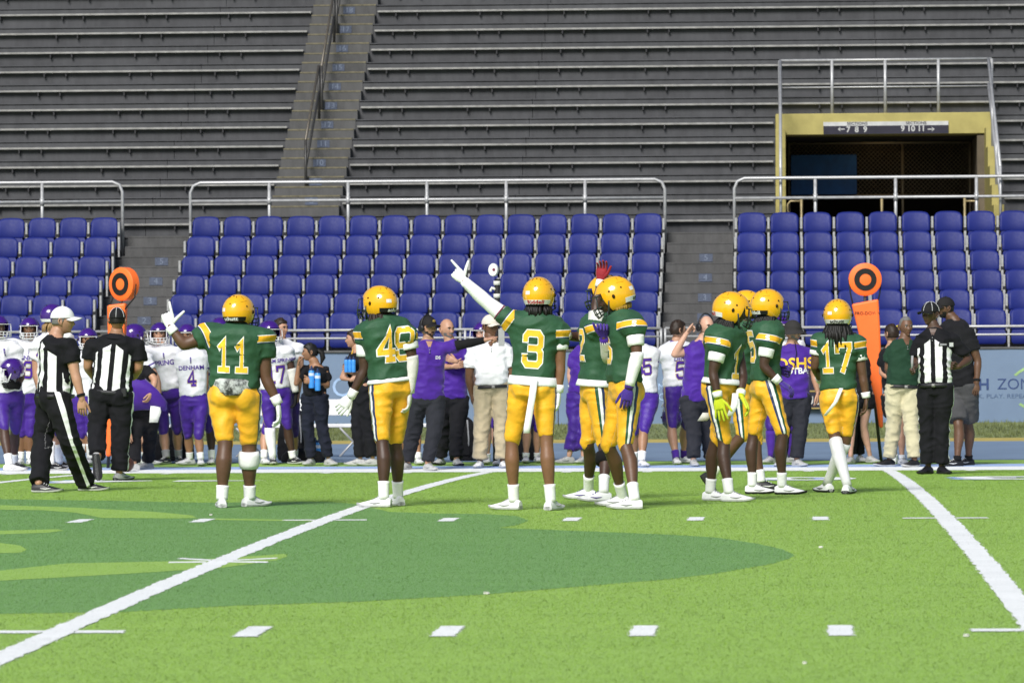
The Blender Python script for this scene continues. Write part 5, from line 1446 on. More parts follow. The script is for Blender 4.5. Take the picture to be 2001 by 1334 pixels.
p5 = person('football player in profile facing left with purple gloves and a loose facemask grip', (1222, 762), (1216, 612), (1200, 580),
    [dict(k=(1189, 872, .12), c=(1216, 989), f=-95), dict(k=(1222, 870, -.12), c=(1240, 995), f=-85)],
    [dict(s=(1200, 650, .2), e=(1188, 700, .05), w=(1180, 662, -.1), t=(1176, 618, -.15), pose='grip', n=(.5, -1, 0), th=(-1, 0, 0)), dict(s=(1240, 645, -.22), e=(1245, 694, -.25), w=(1229, 756, -.25), t=(1221, 803, -.25), th=(-1, 0, 0), n=(0, 1, 0))],
    yaw=-68, hyaw=-88, hpitch=-18, kit='gold', skin_c=MIDB, bulk=1.0, num='6', numpos='front', numh=.24, numt=.55, htext=('schutt', None), gloves=([m_purg, m_purk], [m_purg, m_purk]), sock=.26, pend=(.97, .97), hairlen=.05, hair=(.30, .18, .03), sleeve=.22, hk=1.08,
    bands=[(1, .22, .62, m_wht, 'undershirt_sleeve', .013), (1, .90, 1.95, m_wht, 'arm_sleeve', .008), (0, .9, 1.95, m_offw, 'arm_sleeve', .006)], bshift=.05, group=GG)
p4 = person('football player raising a red and white gloved hand behind the profile player', (1161, 762), (1170, 618), (1181, 572),
    [dict(k=(1149, 869, .1), c=(1150, 973), f=-100), dict(k=(1179, 866, -.1), c=(1180, 982), f=-80)],
    [dict(s=(1150, 655, .2), e=(1122, 658, .15), w=(1104, 654, .05), t=(1090, 648, .02), n=(0, -1, 0), th=(0, 0, 1)), dict(s=(1166, 645, -.2), e=(1164, 600, -.15), w=(1173, 550, -.1), t=(1178, 513, -.1), pose='relax', n=(-.5, -.8, 0), th=(1, -.2, 0))],
    yaw=-72, hyaw=-95, hpitch=-10, kit='gold', skin_c=DARK, bulk=.98, num='2', numpos='front', numh=.26, numt=.60, htext=None, gloves=(m_wht, [m_red, m_wht]), sock=.30, pend=(.97, .97), sleeve=.22, hem=.12,
    bands=[(1, .1, .8, m_offw, 'undershirt_sleeve', .014), (1, 1.8, 2.02, m_wht, 'wrist_tape', .007)], shoes=[NW0 := [m_wsho, m_wsol, m_purk], NW0], group=GG)
mb = MB(); a, b = p4['kns'][1], p4['anks'][1]; mb.tube([a + (b - a) * q for q in (.22, .3, .42)], [.064, .069, .066], 14); mb.build('knee_brace', m_blk, p4['root'], True, off=p4['off'])
p6 = person('football player with neon yellow gloves and locks, head turned right', (1409, 757), (1419, 638), (1431, 607),
    [dict(k=(1415, 862, -.05), c=(1424, 980), f=80), dict(k=(1399, 862, .1), c=(1388, 978), f=70)],
    [dict(s=(1404, 680, -.2), e=(1393, 728, -.22), w=(1403, 775, -.25), t=(1411, 828, -.25), pose='open', n=(.3, 1, 0), th=(1, -.2, 0)), dict(s=(1437, 670, .15), e=(1452, 735, .05), w=(1447, 772, -.08), t=(1470, 808, -.12), pose='relax', n=(-1, 0, -.3), th=(0, -1, .3))],
    yaw=58, hyaw=92, hpitch=-12, kit='gold', skin_c=DARK, bulk=1.0, num='1', numpos='front', numh=.26, numt=.42, htext=('Riddell', None), gloves=([m_neon, m_neon], [m_neon, m_neon]), sock=.24, pend=(.95, .98), hairlen=.17, sleeve=.22, hk=1.06, hem=.13,
    bands=[(0, .20, .55, m_wht, 'undershirt_sleeve', .013), (0, 1.8, 2.02, m_wht, 'wrist_tape', .009), (1, 1.8, 2.02, m_wht, 'wrist_tape', .009)], bshift=.05, group=GG)
for q in ((1389, 1372, 800, 826), ): towel(p6, [(1385, 806, .2), (1372, 822, .2)], [.10, .08], m_offw)
towel(p6, [(1437, 768, -.22), (1436, 790, -.24), (1426, 812, -.25)], [.05, .06, .05], m_wht)
p7 = person('football player walking right, mostly hidden between two green jerseys', (1448, 765), (1452, 634), (1460, 599),
    [dict(k=(1452, 850, -.1), c=(1386, 936, .0), a=(1390, 930, 0), f=100, fp=-55), dict(k=(1478, 862, .05), c=(1487, 957), f=92)],
    [dict(e=(1430, 720, .1), w=(1428, 760, .1), t=(1430, 790, .1)), dict(s=(1436, 672, -.05), e=(1437, 720, .0), w=(1446, 750, .0), t=(1455, 770, .0))],
    yaw=80, hyaw=88, kit='gold', skin_c=MIDB, bulk=1.0, gloves=(m_wht, m_wht), sock=.26, pend=.97, sleeve=.32, shoes=[[m_bsho, m_rub, m_wht]] * 2,
    bands=[(1, .1, .6, m_wht, 'undershirt_sleeve', .013), (0, .1, .6, m_wht, 'undershirt_sleeve', .013)], group=GG)
p8 = person('football player walking right with purple gloves and a white undershirt sleeve', (1497, 757), (1497, 628), (1502, 599),
    [dict(k=(1473, 850, .12), c=(1470, 965), f=85), dict(k=(1530, 848, -.12), c=(1528, 966), f=82)],
    [dict(s=(1505, 670, .2), e=(1505, 712, .2), w=(1523, 722, .1), t=(1549, 729, .05), pose='fist', n=(0, -.3, -1), th=(.3, 0, 1)), dict(s=(1500, 672, -.2), e=(1492, 716, -.22), w=(1522, 745, -.22), t=(1550, 764, -.22), pose='relax', n=(0, .3, -1), th=(0, 1, .5))],
    yaw=108, hyaw=122, kit='gold', skin_c=DARK, bulk=.96, num='5', numh=.27, numt=.62, htext=('Riddell', 'w'), gloves=([m_purg, m_purk], [m_purg, m_wht]), sock=.24, pend=(.97, .98), hairlen=.14, sleeve=.22, hk=1.04,
    bands=[(1, .20, .58, m_wht, 'undershirt_sleeve', .013), (1, 1.70, 2.0, m_wht, 'wrist_tape', .009)], shoes=[[m_wsho, m_bsho, m_gry]] * 2, bshift=.05, group=GG)
p9 = person('football player with number 17 and long black locks, walking away in white tights', (1639, 775), (1635, 652), (1637, 617),
    [dict(k=(1632, 858, -.05), c=(1655, 965), f=165), dict(k=(1652, 862, .05), c=(1617, 962), f=-150)],
    [dict(s=(1600, 672), e=(1592, 716), w=(1602, 742, .26), t=(1606, 762, .3)), dict(s=(1676, 674), e=(1686, 735), w=(1693, 778), t=(1692, 814), th=(0, 1, 0))],
    yaw=172, hyaw=176, kit='gold', skin_c=MIDB, bulk=.94, num='17', numh=.26, numt=.62, htext=('schutt', None), sock=.98, pend=.88, hairlen=.21, sleeve=.42, hem=.11, gloves=(m_wht, None),
    bands=[(1, 1.72, 1.98, m_wht, 'wrist_band', .008), (1, .30, .5, m_wht, 'undershirt_sleeve', .013), (0, .30, .5, m_wht, 'undershirt_sleeve', .013)], shoes=[[m_wsho, m_rub, m_bsho]] * 2, socks=cloth('white tights', (.62, .62, .63), .7), group=GG)
towel(p9, [(1644, 758, -.16), (1633, 785, -.20), (1612, 812, -.16)], [.035, .035, .03], m_wht)
towel(p3, [(1044, 742, -.16), (1040, 775, -.2), (1030, 835, -.2), (1029, 846, -.2)], [.055, .052, .052, .048], m_wht)
# white undershirt showing under some hems
for q, t0, t1 in ((p3, .03, .15), (p6, .06, .15), (p2, .06, .12), (p4, .05, .14)):
    mb = MB(); k = 1.06
    mb.loft([[q['Pw'] + q['T'] * t + q['Lm'] * a * k * math.cos(x) + q['Fm'] * b * k * math.sin(x) for x in np.linspace(0, 2 * math.pi, 29)[:-1]] for t, a, b in ((t0, .186, .146), (t0 + .03, .186, .144), (t1, .176, .132))])
    mb.build('undershirt_hem', m_wht, q['root'], True, off=q['off'])

for q, i in ((p5, 1), (p6, 0), (p8, 1)):                # pale letter on the sleeve band
    vv, ff = text_polys('S', .06, 1.3, .003); decal('letter', [((vv, ff), m_pwht, .004)], q['bv'], q['sh'][i] + arr(0, 0, .052), CR, arr(0, 0, 1), arr(0, 1, 0), q['jersey'], q['off'])

# ================================================================== officials
OF = 'officials in striped shirts'
r1 = person('official in a white cap and striped shirt walking right', (106, 776), (108, 655), (122, 627),
    [dict(k=(84, 853, .1), c=(76, 962), f=85), dict(k=(134, 855, -.1), c=(167, 959), f=85)],
    [dict(s=(96, 676, .18), e=(98, 730, .2), w=(104, 772, .15), t=(110, 800, .1)), dict(s=(136, 676, -.16), e=(147, 730, -.2), w=(160, 778, -.22), t=(160, 813, -.22), th=(1, 0, 0), n=(-.2, 1, 0))],
    yaw=112, hyaw=92, collar=('polo', m_btee), kit='ref', skin_c=PALE, bulk=1.18, helm=False, hat='whitecap', hair=HGRY, jersey=m_ref, pants=m_refp, pend=2.0, sleeve=.62, sock=0, belt=True, hem=.05, shoes=[[m_bsho, m_gsho, m_wht]] * 2,
    bands=[(1, 1.82, 1.93, m_blk, 'wrist_watch', .004)], group=OF, voxel=.0133)
mb = MB(); c = r1['Pw'] + r1['T'] * .02 + arr(.10, -.17, 0); mb.box(c - arr(.03, .02, .04), c + arr(.03, .03, .05), ch=.008); mb.build('belt_pouch', m_bsho, r1['root'], off=r1['off'])
r2 = person('official with black cap seen from behind, one foot lifted off the turf', (217, 770), (228, 652), (229, 626),
    [dict(k=(189, 838, -.05), c=(189, 908, -.40), a=(191, 893, -.34), f=175, fp=-68), dict(k=(236, 852), c=(233, 939), f=150)],
    [dict(s=(178, 676), e=(171, 716), w=(183, 738, .24), t=(195, 744, .30)), dict(s=(272, 678), e=(271, 718), w=(262, 738, .24), t=(250, 742, .30))],
    yaw=180, hyaw=182, collar=('polo', m_btee), kit='ref', skin_c=TAN, bulk=1.2, helm=False, hat='refcap', hair=HBLK, jersey=m_ref, pants=m_refp, pend=1.93, sleeve=.65, sock=0, belt=True, hem=.06, shoes=[[m_gsho, m_rub, m_bsho]] * 2, group=OF, voxel=.0133, face=True)
mb = MB(); c = r2['Pw'] + r2['T'] * .03 + arr(.15, -.13, 0); mb.box(c - arr(.03, .02, .045), c + arr(.03, .03, .045), ch=.008); mb.build('radio_pack', m_bsho, r2['root'], off=r2['off'])
r3 = person('official with black piped cap and striped shirt facing the field, fist on hip', (1828, 757), (1825, 640), (1818, 614),
    [dict(k=(1811, 826), c=(1814, 926), f=-30), dict(k=(1841, 826), c=(1840, 926), f=20)],
    [dict(s=(1797, 668), e=(1786, 704, .02), w=(1790, 716, -.2), t=(1782, 724, -.24), pose='fist', n=(0, -.5, -1), th=(.3, 0, 1)), dict(s=(1862, 664), e=(1894, 702, .05), w=(1874, 716, -.14), t=(1858, 714, -.18), pose='fist', n=(0, -.3, -1), th=(0, 0, 1))],
    yaw=-10, hyaw=-42, collar=('polo', m_btee), kit='ref', skin_c=(.075, .039, .025), bulk=1.04, helm=False, hat='refcap', hair=HBLK, jersey=m_ref, pants=m_refp, pend=1.95, sleeve=.75, sock=0, belt=True, hem=.07, shoes=[[m_bsho, m_rub, m_blk]] * 2, group=OF, voxel=.0133)
mb = MB(); a = r3['tp'][0]; mb.tube([a + arr(.0, -.03, .02), a + arr(.005, -.03, .16)], .012, 8); mb.build('whistle_grip', m_gry, r3['root'], True, off=r3['off'])
decal('sleeve_patch', [([[(-.022, -.022), (.022, -.022), (.022, .022), (-.022, .022)]], m_pwht, .004)], r3['bv'], r3['sh'][1] + arr(-.02, 0, -.05), arr(1, 0, 0), arr(0, 0, 1), arr(0, 1, 0), r3['jersey'], r3['off'])
decal('shirt_badge', [([[(-.05, -.018), (.05, -.018), (.05, .018), (-.05, .018)]], m_pblk, .004), ([[(-.036, -.008), (.036, -.008), (.036, .008), (-.036, .008)]], m_gry, .006)], r3['bv'], r3['Pw'] + r3['T'] * .72 + arr(.09, 0, 0), arr(1, 0, 0), r3['Th'], arr(0, 1, 0), r3['jersey'], r3['off'])

# ================================================================== the team in white and purple
PP = 'players in white jerseys along the sideline'; TW = [m_wsho, m_wsol, m_gry]; TB = [m_bsho, m_wsol, m_wht]
V2 = .017
def player(label, **k):
    P_, N_, H_, legs, arms = k.pop('j'); k.setdefault('htext', None); k.setdefault('sock', .26); k.setdefault('group', PP); k.setdefault('voxel', V2); k.setdefault('numpos', 'front'); k.setdefault('pend', .95); k.setdefault('sleeve', .42)
    k.setdefault('hem', .08); k.setdefault('collar', ('polo', m_purk))
    return person(label, P_, N_, H_, legs, arms, kit='purple', **k)
player('player in white at the left edge holding a purple helmet against his hip', j=((15, 776), (-2, 668), (-4, 640), [dict(k=(8, 838), c=(18, 925), f=80), dict(k=(30, 840), c=(28, 912), f=60)],
    [dict(e=(-36, 735), w=(-28, 775), t=(-22, 800)), dict(s=(30, 690), e=(42, 735), w=(34, 755, -.15), t=(16, 752, -.2), n=(0, 1, .3), th=(0, -.3, 1))]), yaw=25, hyaw=40, skin_c=DARK, bulk=1.12, shoes=[TW, TB], gloves=(m_blk, m_blk))
player('player with number 3 and white jersey, facing the field beside the white cap official', j=((50, 778), (57, 670), (58, 643), [dict(k=(42, 848), c=(40, 908), f=-10), dict(k=(60, 848), c=(58, 908), f=20)],
    [dict(e=(22, 735), w=(24, 772), t=(26, 800)), dict(e=(90, 735), w=(86, 772), t=(84, 800))]), yaw=12, hyaw=5, skin_c=BRN, bulk=1.05, num='3', numh=.22, numt=.52, chest=[('DENHAM', .73, .075, m_ppur, 0, 'front')])
player('fair-haired player with number 14 on the sleeve, half hidden by the white cap official', j=((102, 775), (100, 655), (104, 618), [dict(k=(98, 848), c=(99, 920), f=120), dict(k=(112, 848), c=(116, 915), f=120)],
    [dict(s=(72, 684), e=(70, 728), w=(76, 762), t=(84, 790)), dict(e=(135, 728), w=(136, 768), t=(134, 795))]), yaw=150, hyaw=120, skin_c=PALE, bulk=1.12, hair=HBLD, hairlen=.12, shoes=[TB, TB], sock=.7, num='14', numpos='back', numh=.22)
player('short player behind the officials, only helmet and white socks showing', j=((168, 782), (171, 690), (172, 664), [dict(k=(162, 850), c=(160, 908), f=0), dict(k=(176, 850), c=(176, 908), f=0)],
    [dict(e=(146, 740), w=(148, 772), t=(150, 800)), dict(e=(196, 740), w=(194, 772), t=(192, 800))]), yaw=0, hyaw=10, skin_c=TAN, sock=.6)
player('player with purple helmet turned right behind the ball carrier in black', j=((268, 785), (260, 684), (264, 656), [dict(k=(262, 850), c=(262, 908), f=120), dict(k=(282, 850), c=(284, 908), f=120)],
    [dict(s=(240, 700, .1), e=(238, 740, .15), w=(244, 772, .1), t=(250, 800, .1)), dict(s=(286, 704, -.15), e=(307, 740, -.2), w=(313, 776, -.2), t=(314, 803, -.2), th=(0, -1, 0))]), yaw=115, hyaw=112, skin_c=PALE, hair=HBLD, hairlen=.08, sleeve=.5, bands=[(1, 1.80, 1.93, m_blk, 'wrist_band', .004)])
q = player('tall player with number 75, SPRINGS across his white jersey, one black glove', j=((328, 770), (318, 678), (312, 653), [dict(k=(320, 846), c=(325, 906), f=-25), dict(k=(346, 842), c=(349, 904), f=20)],
    [dict(e=(293, 728, .1), w=(296, 768, .1), t=(300, 795, .1)), dict(s=(342, 696), e=(352, 738), w=(350, 764), t=(347, 790), pose='fist')]), yaw=8, hyaw=2, skin_c=PALE, bulk=1.15, chest=[('SPRINGS', .66, .085, m_ppur, 0, 'front')], gloves=(None, m_blk), shoes=[TB, TB], socks=m_gry, bands=[(1, .38, .75, m_purk, 'arm_band', .016)])
player('player with number 4 on his chest, standing behind the raised arm', j=((379, 782), (374, 686), (366, 656), [dict(k=(368, 852), c=(371, 908), f=-40), dict(k=(388, 856), c=(392, 909), f=10)],
    [dict(s=(358, 706), e=(362, 742), w=(367, 776), t=(371, 802), th=(1, -.4, 0)), dict(s=(396, 706), e=(402, 742), w=(400, 772), t=(398, 798))]), yaw=2, hyaw=-10, skin_c=TAN, num='4', numh=.2, numt=.45, chest=[('DENHAM', .66, .075, m_ppur, 0, 'front')], bands=[(0, 1.6, 1.98, m_purk, 'wrist_band', .008)], shoes=[TW, TW])
player('player with purple gloves raised to his chest behind number 11', j=((412, 785), (418, 680), (430, 643), [dict(k=(410, 840), c=(414, 907), f=0), dict(k=(432, 840), c=(436, 906), f=0)],
    [dict(s=(402, 702), e=(398, 740, -.1), w=(402, 756, -.25), t=(386, 752, -.3), pose='open', n=(0, 1, 0), th=(0, -.3, 1)), dict(s=(440, 702), e=(442, 740), w=(436, 772), t=(434, 798))]), yaw=-15, hyaw=0, skin_c=DARK, num='6', numh=.2, numt=.5, gloves=([m_purg, m_purk], [m_purg, m_purk]), shoes=[TW, TW])
q = player('player with number 17 and one white stocking, standing right of number 11', j=((537, 767), (529, 676), (526, 650), [dict(k=(527, 832), c=(533, 907), f=10), dict(k=(562, 832), c=(572, 906), f=45)],
    [dict(e=(504, 728), w=(506, 768), t=(508, 795)), dict(s=(562, 690), e=(571, 728), w=(578, 768), t=(577, 794))]), yaw=22, hyaw=35, skin_c=DARK, bulk=1.08, num='17', numh=.22, numt=.38, chest=[('DENHAM SPRINGS', .67, .062, m_ppur, 0, 'front')], sock=(.95, .2), shoes=[TB, TB], bands=[(1, .8, 1.95, m_offw, 'arm_sleeve', .008)], gloves=(m_blk, m_blk), hk=1.05)
player('bare-headed brown-haired player looking right, behind number 17', j=((556, 772), (551, 668), (548, 641), [dict(k=(518, 848), c=(516, 907), f=20), dict(k=(575, 848), c=(576, 903), f=20)],
    [dict(s=(524, 690), e=(520, 728), w=(522, 766), t=(524, 790)), dict(s=(584, 686), e=(588, 726), w=(584, 765), t=(582, 790))]), yaw=20, hyaw=55, skin_c=PALE, helm=False, hair=HBRN)
player('player behind the polo coaches, only legs and a white shoe showing', j=((802, 775), (797, 680), (796, 655), [dict(k=(789, 838), c=(789, 905), f=0), dict(k=(814, 838), c=(817, 907), f=15)],
    [dict(e=(778, 728), w=(782, 766), t=(784, 790)), dict(e=(822, 728), w=(822, 766), t=(822, 790))]), yaw=10, hyaw=0, skin_c=TAN, sock=.15)
player('player behind the khaki coach, helmet edge and purple shorts showing', j=((962, 775), (950, 680), (944, 652), [dict(k=(952, 832), c=(952, 906), f=0), dict(k=(968, 834), c=(971, 909), f=0)],
    [dict(e=(925, 728), w=(928, 766), t=(930, 790)), dict(e=(982, 728), w=(982, 766), t=(982, 790))]), yaw=0, hyaw=-30, skin_c=PINK, sock=.12)
player('player hidden behind number 3, one bare leg showing between his knees', j=((1046, 772), (1046, 678), (1050, 650), [dict(k=(1030, 838), c=(1028, 904), f=0), dict(k=(1049, 838), c=(1050, 903), f=15)],
    [dict(e=(1022, 728), w=(1026, 766), t=(1028, 790)), dict(e=(1070, 728), w=(1072, 766), t=(1072, 790))]), yaw=0, hyaw=0, skin_c=PALE, sock=.1, helm=False, hair=HBRN)
person('person in purple shirt and purple tights with a white bracelet, between numbers 3 and 2', (1138, 775), (1146, 672), (1150, 646), [dict(k=(1122, 842), c=(1112, 905), f=-60), dict(k=(1140, 842), c=(1140, 905), f=-20)],
    [dict(s=(1122, 696), e=(1114, 730), w=(1116, 758), t=(1119, 786), n=(1, 0, 0), th=(0, -1, 0)), dict(e=(1170, 735), w=(1172, 768), t=(1172, 792))], yaw=-15, hyaw=-20, kit='plain', skin_c=PINK, jersey=m_polo, pants=m_pp0, pend=1.45, sleeve=.62, helm=False, hair=HBRN, sock=0, voxel=V2, shoes=[[m_gsho, m_wsol, m_gry]] * 2, gloves=(None, None), bands=[(0, 1.8, 1.9, m_wht, 'bracelet', .004)], hem=.05)
player('player with white wristband behind the profile player, red glove in hand', j=((1256, 776), (1250, 678), (1246, 650), [dict(k=(1240, 842), c=(1240, 908), f=10), dict(k=(1258, 842), c=(1254, 912), f=20)],
    [dict(e=(1226, 728), w=(1228, 766), t=(1230, 790)), dict(s=(1272, 694), e=(1278, 730), w=(1271, 764), t=(1263, 786), n=(-1, 0, 0))]), yaw=10, hyaw=0, skin_c=TAN, helm=False, hair=HBRN, bulk=1.1, bands=[(1, 1.45, 1.93, m_wht, 'wrist_band', .010), (1, 1.38, 1.45, m_blk, 'wrist_band', .011), (1, 1.93, 2.0, m_blk, 'wrist_band', .011)], num='65', numh=.2)
p13 = player('bare-headed player with number 50 carrying a purple helmet by its mask', j=((1326, 762), (1322, 670), (1325, 645), [dict(k=(1313, 832), c=(1321, 907), f=10), dict(k=(1340, 832), c=(1337, 904), f=40)],
    [dict(s=(1301, 692), e=(1302, 730), w=(1309, 764), t=(1315, 789), pose='grip', n=(.3, -1, 0), th=(1, 0, 0)), dict(s=(1346, 690), e=(1356, 728), w=(1352, 762), t=(1350, 786))]), yaw=38, hyaw=118, skin_c=PALE, helm=False, hair=HBRN, bulk=1.12, num='50', numh=.22, numt=.42, socks=m_purk, sock=.2, shoes=[TW, TW], bands=[(0, 1.62, 1.92, m_wht, 'wrist_band', .009)], chest=[('DENHAM', .66, .07, m_ppur, 0, 'front')])
person('person in purple tights and helmet behind the man in the bucket hat', (1522, 772), (1526, 668), (1527, 641), [dict(k=(1506, 838), c=(1507, 905), f=-30), dict(k=(1544, 838), c=(1546, 904), f=30)],
    [dict(e=(1502, 728), w=(1506, 762), t=(1508, 786)), dict(e=(1552, 728), w=(1550, 762), t=(1548, 786))], yaw=0, hyaw=20, kit='purple', skin_c=BRN, pants=m_pp0, voxel=V2, sock=.95, socks=m_purk, group=PP, htext=None, shoes=[[m_gsho, m_wsol, m_gry]] * 2)

# ================================================================== staff
CO = None
w1 = person('woman in black with a ponytail holding two blue bottles, hand near her mouth', (615, 774), (617, 713), (606, 688), [dict(k=(601, 832), c=(608, 909), f=-20), dict(k=(630, 832), c=(642, 909), f=35)],
    [dict(s=(596, 721, -.05), e=(579, 750, -.1), w=(584, 710, -.15), t=(586, 694, -.16), pose='fist', n=(1, 0, 0), th=(0, -1, 0)), dict(s=(637, 724), e=(640, 754), w=(610, 746, -.20), t=(592, 742, -.22), pose='grip', n=(0, 1, 0), th=(0, 0, 1))],
    yaw=-28, hyaw=-82, collar=('polo', m_btee), kit='plain', skin_c=TAN, jersey=m_btee, pants=m_ntrs, pend=1.97, sleeve=.62, helm=False, hair=HBLK, sock=0, voxel=.0133, shoes=[[m_gsho, m_wsol, m_gry]] * 2, male=False, hem=.0, bands=[(1, 1.72, 1.82, m_wht, 'wrist_watch', .004)], bulk=.95, hk=.95)
mb = MB(); c = w1['Hw']; mb.tube([c - w1['hf'] * .09 + arr(0, 0, .02), c - w1['hf'] * .14 + arr(0, 0, .0), c - w1['hf'] * .155 - arr(0, 0, .07), c - w1['hf'] * .135 - arr(0, 0, .13)], [.026, .034, .034, .014], 10, round_=True); mb.build('ponytail', hairm(HBLK), w1['root'], True, off=w1['off'])
w2 = person('woman in black with a yellow lanyard hugging blue bottles, facing left', (703, 758), (699, 684), (691, 662), [dict(k=(698, 828), c=(704, 909), f=-80), dict(k=(720, 828), c=(728, 909), f=-70)],
    [dict(s=(690, 700, -.12), e=(668, 738, -.1), w=(686, 742, -.22), t=(700, 736, -.22), n=(0, 1, 0), th=(0, 0, 1)), dict(s=(712, 700, .12), e=(700, 735, -.05), w=(688, 728, -.22), t=(676, 720, -.24), n=(0, 1, 0), th=(0, 0, 1))],
    yaw=-58, hyaw=-85, kit='plain', skin_c=PALE, jersey=m_btee, pants=m_btrs, pend=1.97, sleeve=.6, helm=False, hair=HBRN, sock=0, voxel=V2, shoes=[[m_gsho, m_wsol, m_gry]] * 2, male=False, hem=.02, hk=.95)
mb = MB(); q = w2; mb.tube([q['Nw'] + arr(-.05, -.03, .02), q['Nw'] + arr(-.07, -.14, -.08), q['Nw'] + arr(-.06, -.16, -.25), q['Nw'] + arr(-.01, -.15, -.10), q['Nw'] + arr(.03, -.05, .02)], .006, 6); mb.build('lanyard', m_pgold, q['root'], True, off=q['off'])
c1 = person('coach in purple polo and headset stretching out his arm with a grey card', (835, 778), (837, 664), (836, 640), [dict(k=(808, 844), c=(796, 917), f=-20), dict(k=(848, 842), c=(836, 919), f=30)],
    [dict(s=(808, 684), e=(808, 730), w=(812, 768), t=(814, 795)), dict(s=(868, 680), e=(908, 672, -.1), w=(949, 664, -.15), t=(976, 656, -.18), pose='grip', n=(0, -.4, -1), th=(0, 1, .3))],
    yaw=12, hyaw=48, collar=('polo', m_polo), kit='plain', skin_c=PALE, jersey=m_polo, pants=m_ctrs, pend=1.95, armsl=[.6, .62], helm=False, hat='cap', extra='logo', hair=HBRN, beard=HBRN, sock=0, voxel=.0133, shoes=[[m_gsho, m_wsol, m_gry]] * 2, hem=-.02, bulk=1.12, hk=1.04,
    bands=[(1, .5, 1.95, m_blk, 'undershirt_sleeve', .006)], chest=[('DS', .70, .05, m_pwht, .10, 'front')])
headset(c1, -1)
mb = MB(); a = c1['tp'][1]; mb.box(a + arr(-.01, -.035, -.12), a + arr(.06, -.02, .08)); mb.build('grey_card', m_gry, c1['root'], off=c1['off'])
c2 = person('bald coach in purple polo with a grey beard, arms folded', (884, 778), (880, 668), (873, 643), [dict(k=(868, 842), c=(862, 908), f=-20), dict(k=(892, 842), c=(892, 910), f=20)],
    [dict(s=(856, 686), e=(856, 716, -.05), w=(884, 716, -.25), t=(902, 712, -.26), n=(0, 1, 0), th=(0, 0, 1)), dict(s=(905, 686), e=(914, 714, -.06), w=(892, 706, -.26), t=(876, 700, -.26), n=(0, 1, 0), th=(0, 0, 1))],
    yaw=5, hyaw=42, collar=('polo', m_polo), kit='plain', skin_c=PALE, jersey=m_polo, pants=m_btrs, pend=1.95, sleeve=.6, helm=False, hair=None, beard=HGRY, sock=0, voxel=.0133, shoes=[[m_gsho, m_rub, m_gry]] * 2, hem=-.02, bulk=1.06, hk=1.04)
c3 = person('man in white polo, cream cap and khaki trousers', (963, 756), (958, 666), (958, 638), [dict(k=(942, 834), c=(938, 914), f=-10), dict(k=(980, 834), c=(983, 914), f=15)],
    [dict(s=(922, 690), e=(916, 738), w=(921, 770), t=(926, 800), th=(.4, -1, 0)), dict(s=(992, 688), e=(1000, 736), w=(997, 770), t=(994, 798), th=(-.4, -1, 0))],
    yaw=6, hyaw=44, collar=('polo', m_wpolo), kit='plain', skin_c=(.13, .062, .032), jersey=m_wpolo, pants=m_khaki, pend=1.95, sleeve=.62, helm=False, hat='creamcap', hair=HBLK, sock=0, voxel=.0133, shoes=[[m_wsho, m_wsol, m_gry]] * 2, hem=.04, bulk=1.16, belt=True, hk=1.06)
c4 = person('bald coach in purple polo holding his headset to his ear', (1362, 782), (1373, 664), (1380, 638), [dict(k=(1356, 840), c=(1355, 911), f=10), dict(k=(1382, 840), c=(1388, 909), f=30)],
    [dict(s=(1347, 686), e=(1318, 692, -.1), w=(1341, 652, -.1), t=(1356, 634, -.05), pose='grip', n=(1, 0, -.3), th=(0, -.6, .8)), dict(s=(1397, 684), e=(1406, 730), w=(1404, 765), t=(1402, 790))],
    yaw=22, hyaw=36, collar=('polo', m_polo), kit='plain', skin_c=PINK, jersey=m_polo, pants=m_ctrs, pend=1.95, sleeve=.5, helm=False, hair=None, sock=0, voxel=.0133, shoes=[[m_gsho, m_wsol, m_gry]] * 2, hem=-.02, bulk=1.12, hk=1.08)
headset(c4, -1)
c5 = person('man in dark bucket hat and purple shirt lettered DSHS', (1552, 776), (1548, 672), (1549, 648), [dict(k=(1530, 840), c=(1524, 911), f=-10), dict(k=(1563, 840), c=(1557, 911), f=30)],
    [dict(s=(1516, 692), e=(1508, 734), w=(1512, 766), t=(1515, 792)), dict(s=(1583, 692), e=(1591, 734), w=(1598, 766), t=(1599, 793), th=(-.3, -1, 0))],
    yaw=4, hyaw=58, collar=('crew', m_polo), kit='plain', skin_c=PALE, jersey=m_polo, pants=m_ctrs, pend=1.95, sleeve=.68, helm=False, hat='bucket', hair=HGRY, beard=HGRY, sock=0, voxel=.0133, shoes=[[m_gsho, m_wsol, m_gry]] * 2, hem=-.02, bulk=1.06,
    chest=[('DSHS', .62, .19, m_pgold, .02, 'front'), ('FOOTBALL', .49, .10, m_pwht, .02, 'front')])
mb = MB(); q = c5; mb.tube([q['Nw'] + arr(.03, -.08, .03), q['Nw'] + arr(.05, -.15, -.10), q['Nw'] + arr(.02, -.18, -.30)], .005, 6); mb.build('lanyard', m_blk, q['root'], True, off=q['off'])
gp = person('grey-haired man in dark green polo and light khaki trousers', (1764, 754), (1768, 662), (1770, 638), [dict(k=(1746, 830), c=(1738, 911), f=-55), dict(k=(1780, 830), c=(1787, 912), f=-40)],
    [dict(s=(1742, 684), e=(1735, 720), w=(1740, 742, .15), t=(1744, 752, .2)), dict(s=(1793, 684), e=(1800, 722), w=(1796, 752), t=(1794, 778))],
    yaw=14, hyaw=22, collar=('polo', m_gpolo), kit='plain', skin_c=(.135, .066, .037), jersey=m_gpolo, pants=m_khaki2, pend=1.95, sleeve=.65, helm=False, hair=HGRY, sock=0, voxel=.0133, shoes=[[m_bsho, m_wsol, m_blk]] * 2, hem=.02, bulk=1.08, belt=True)
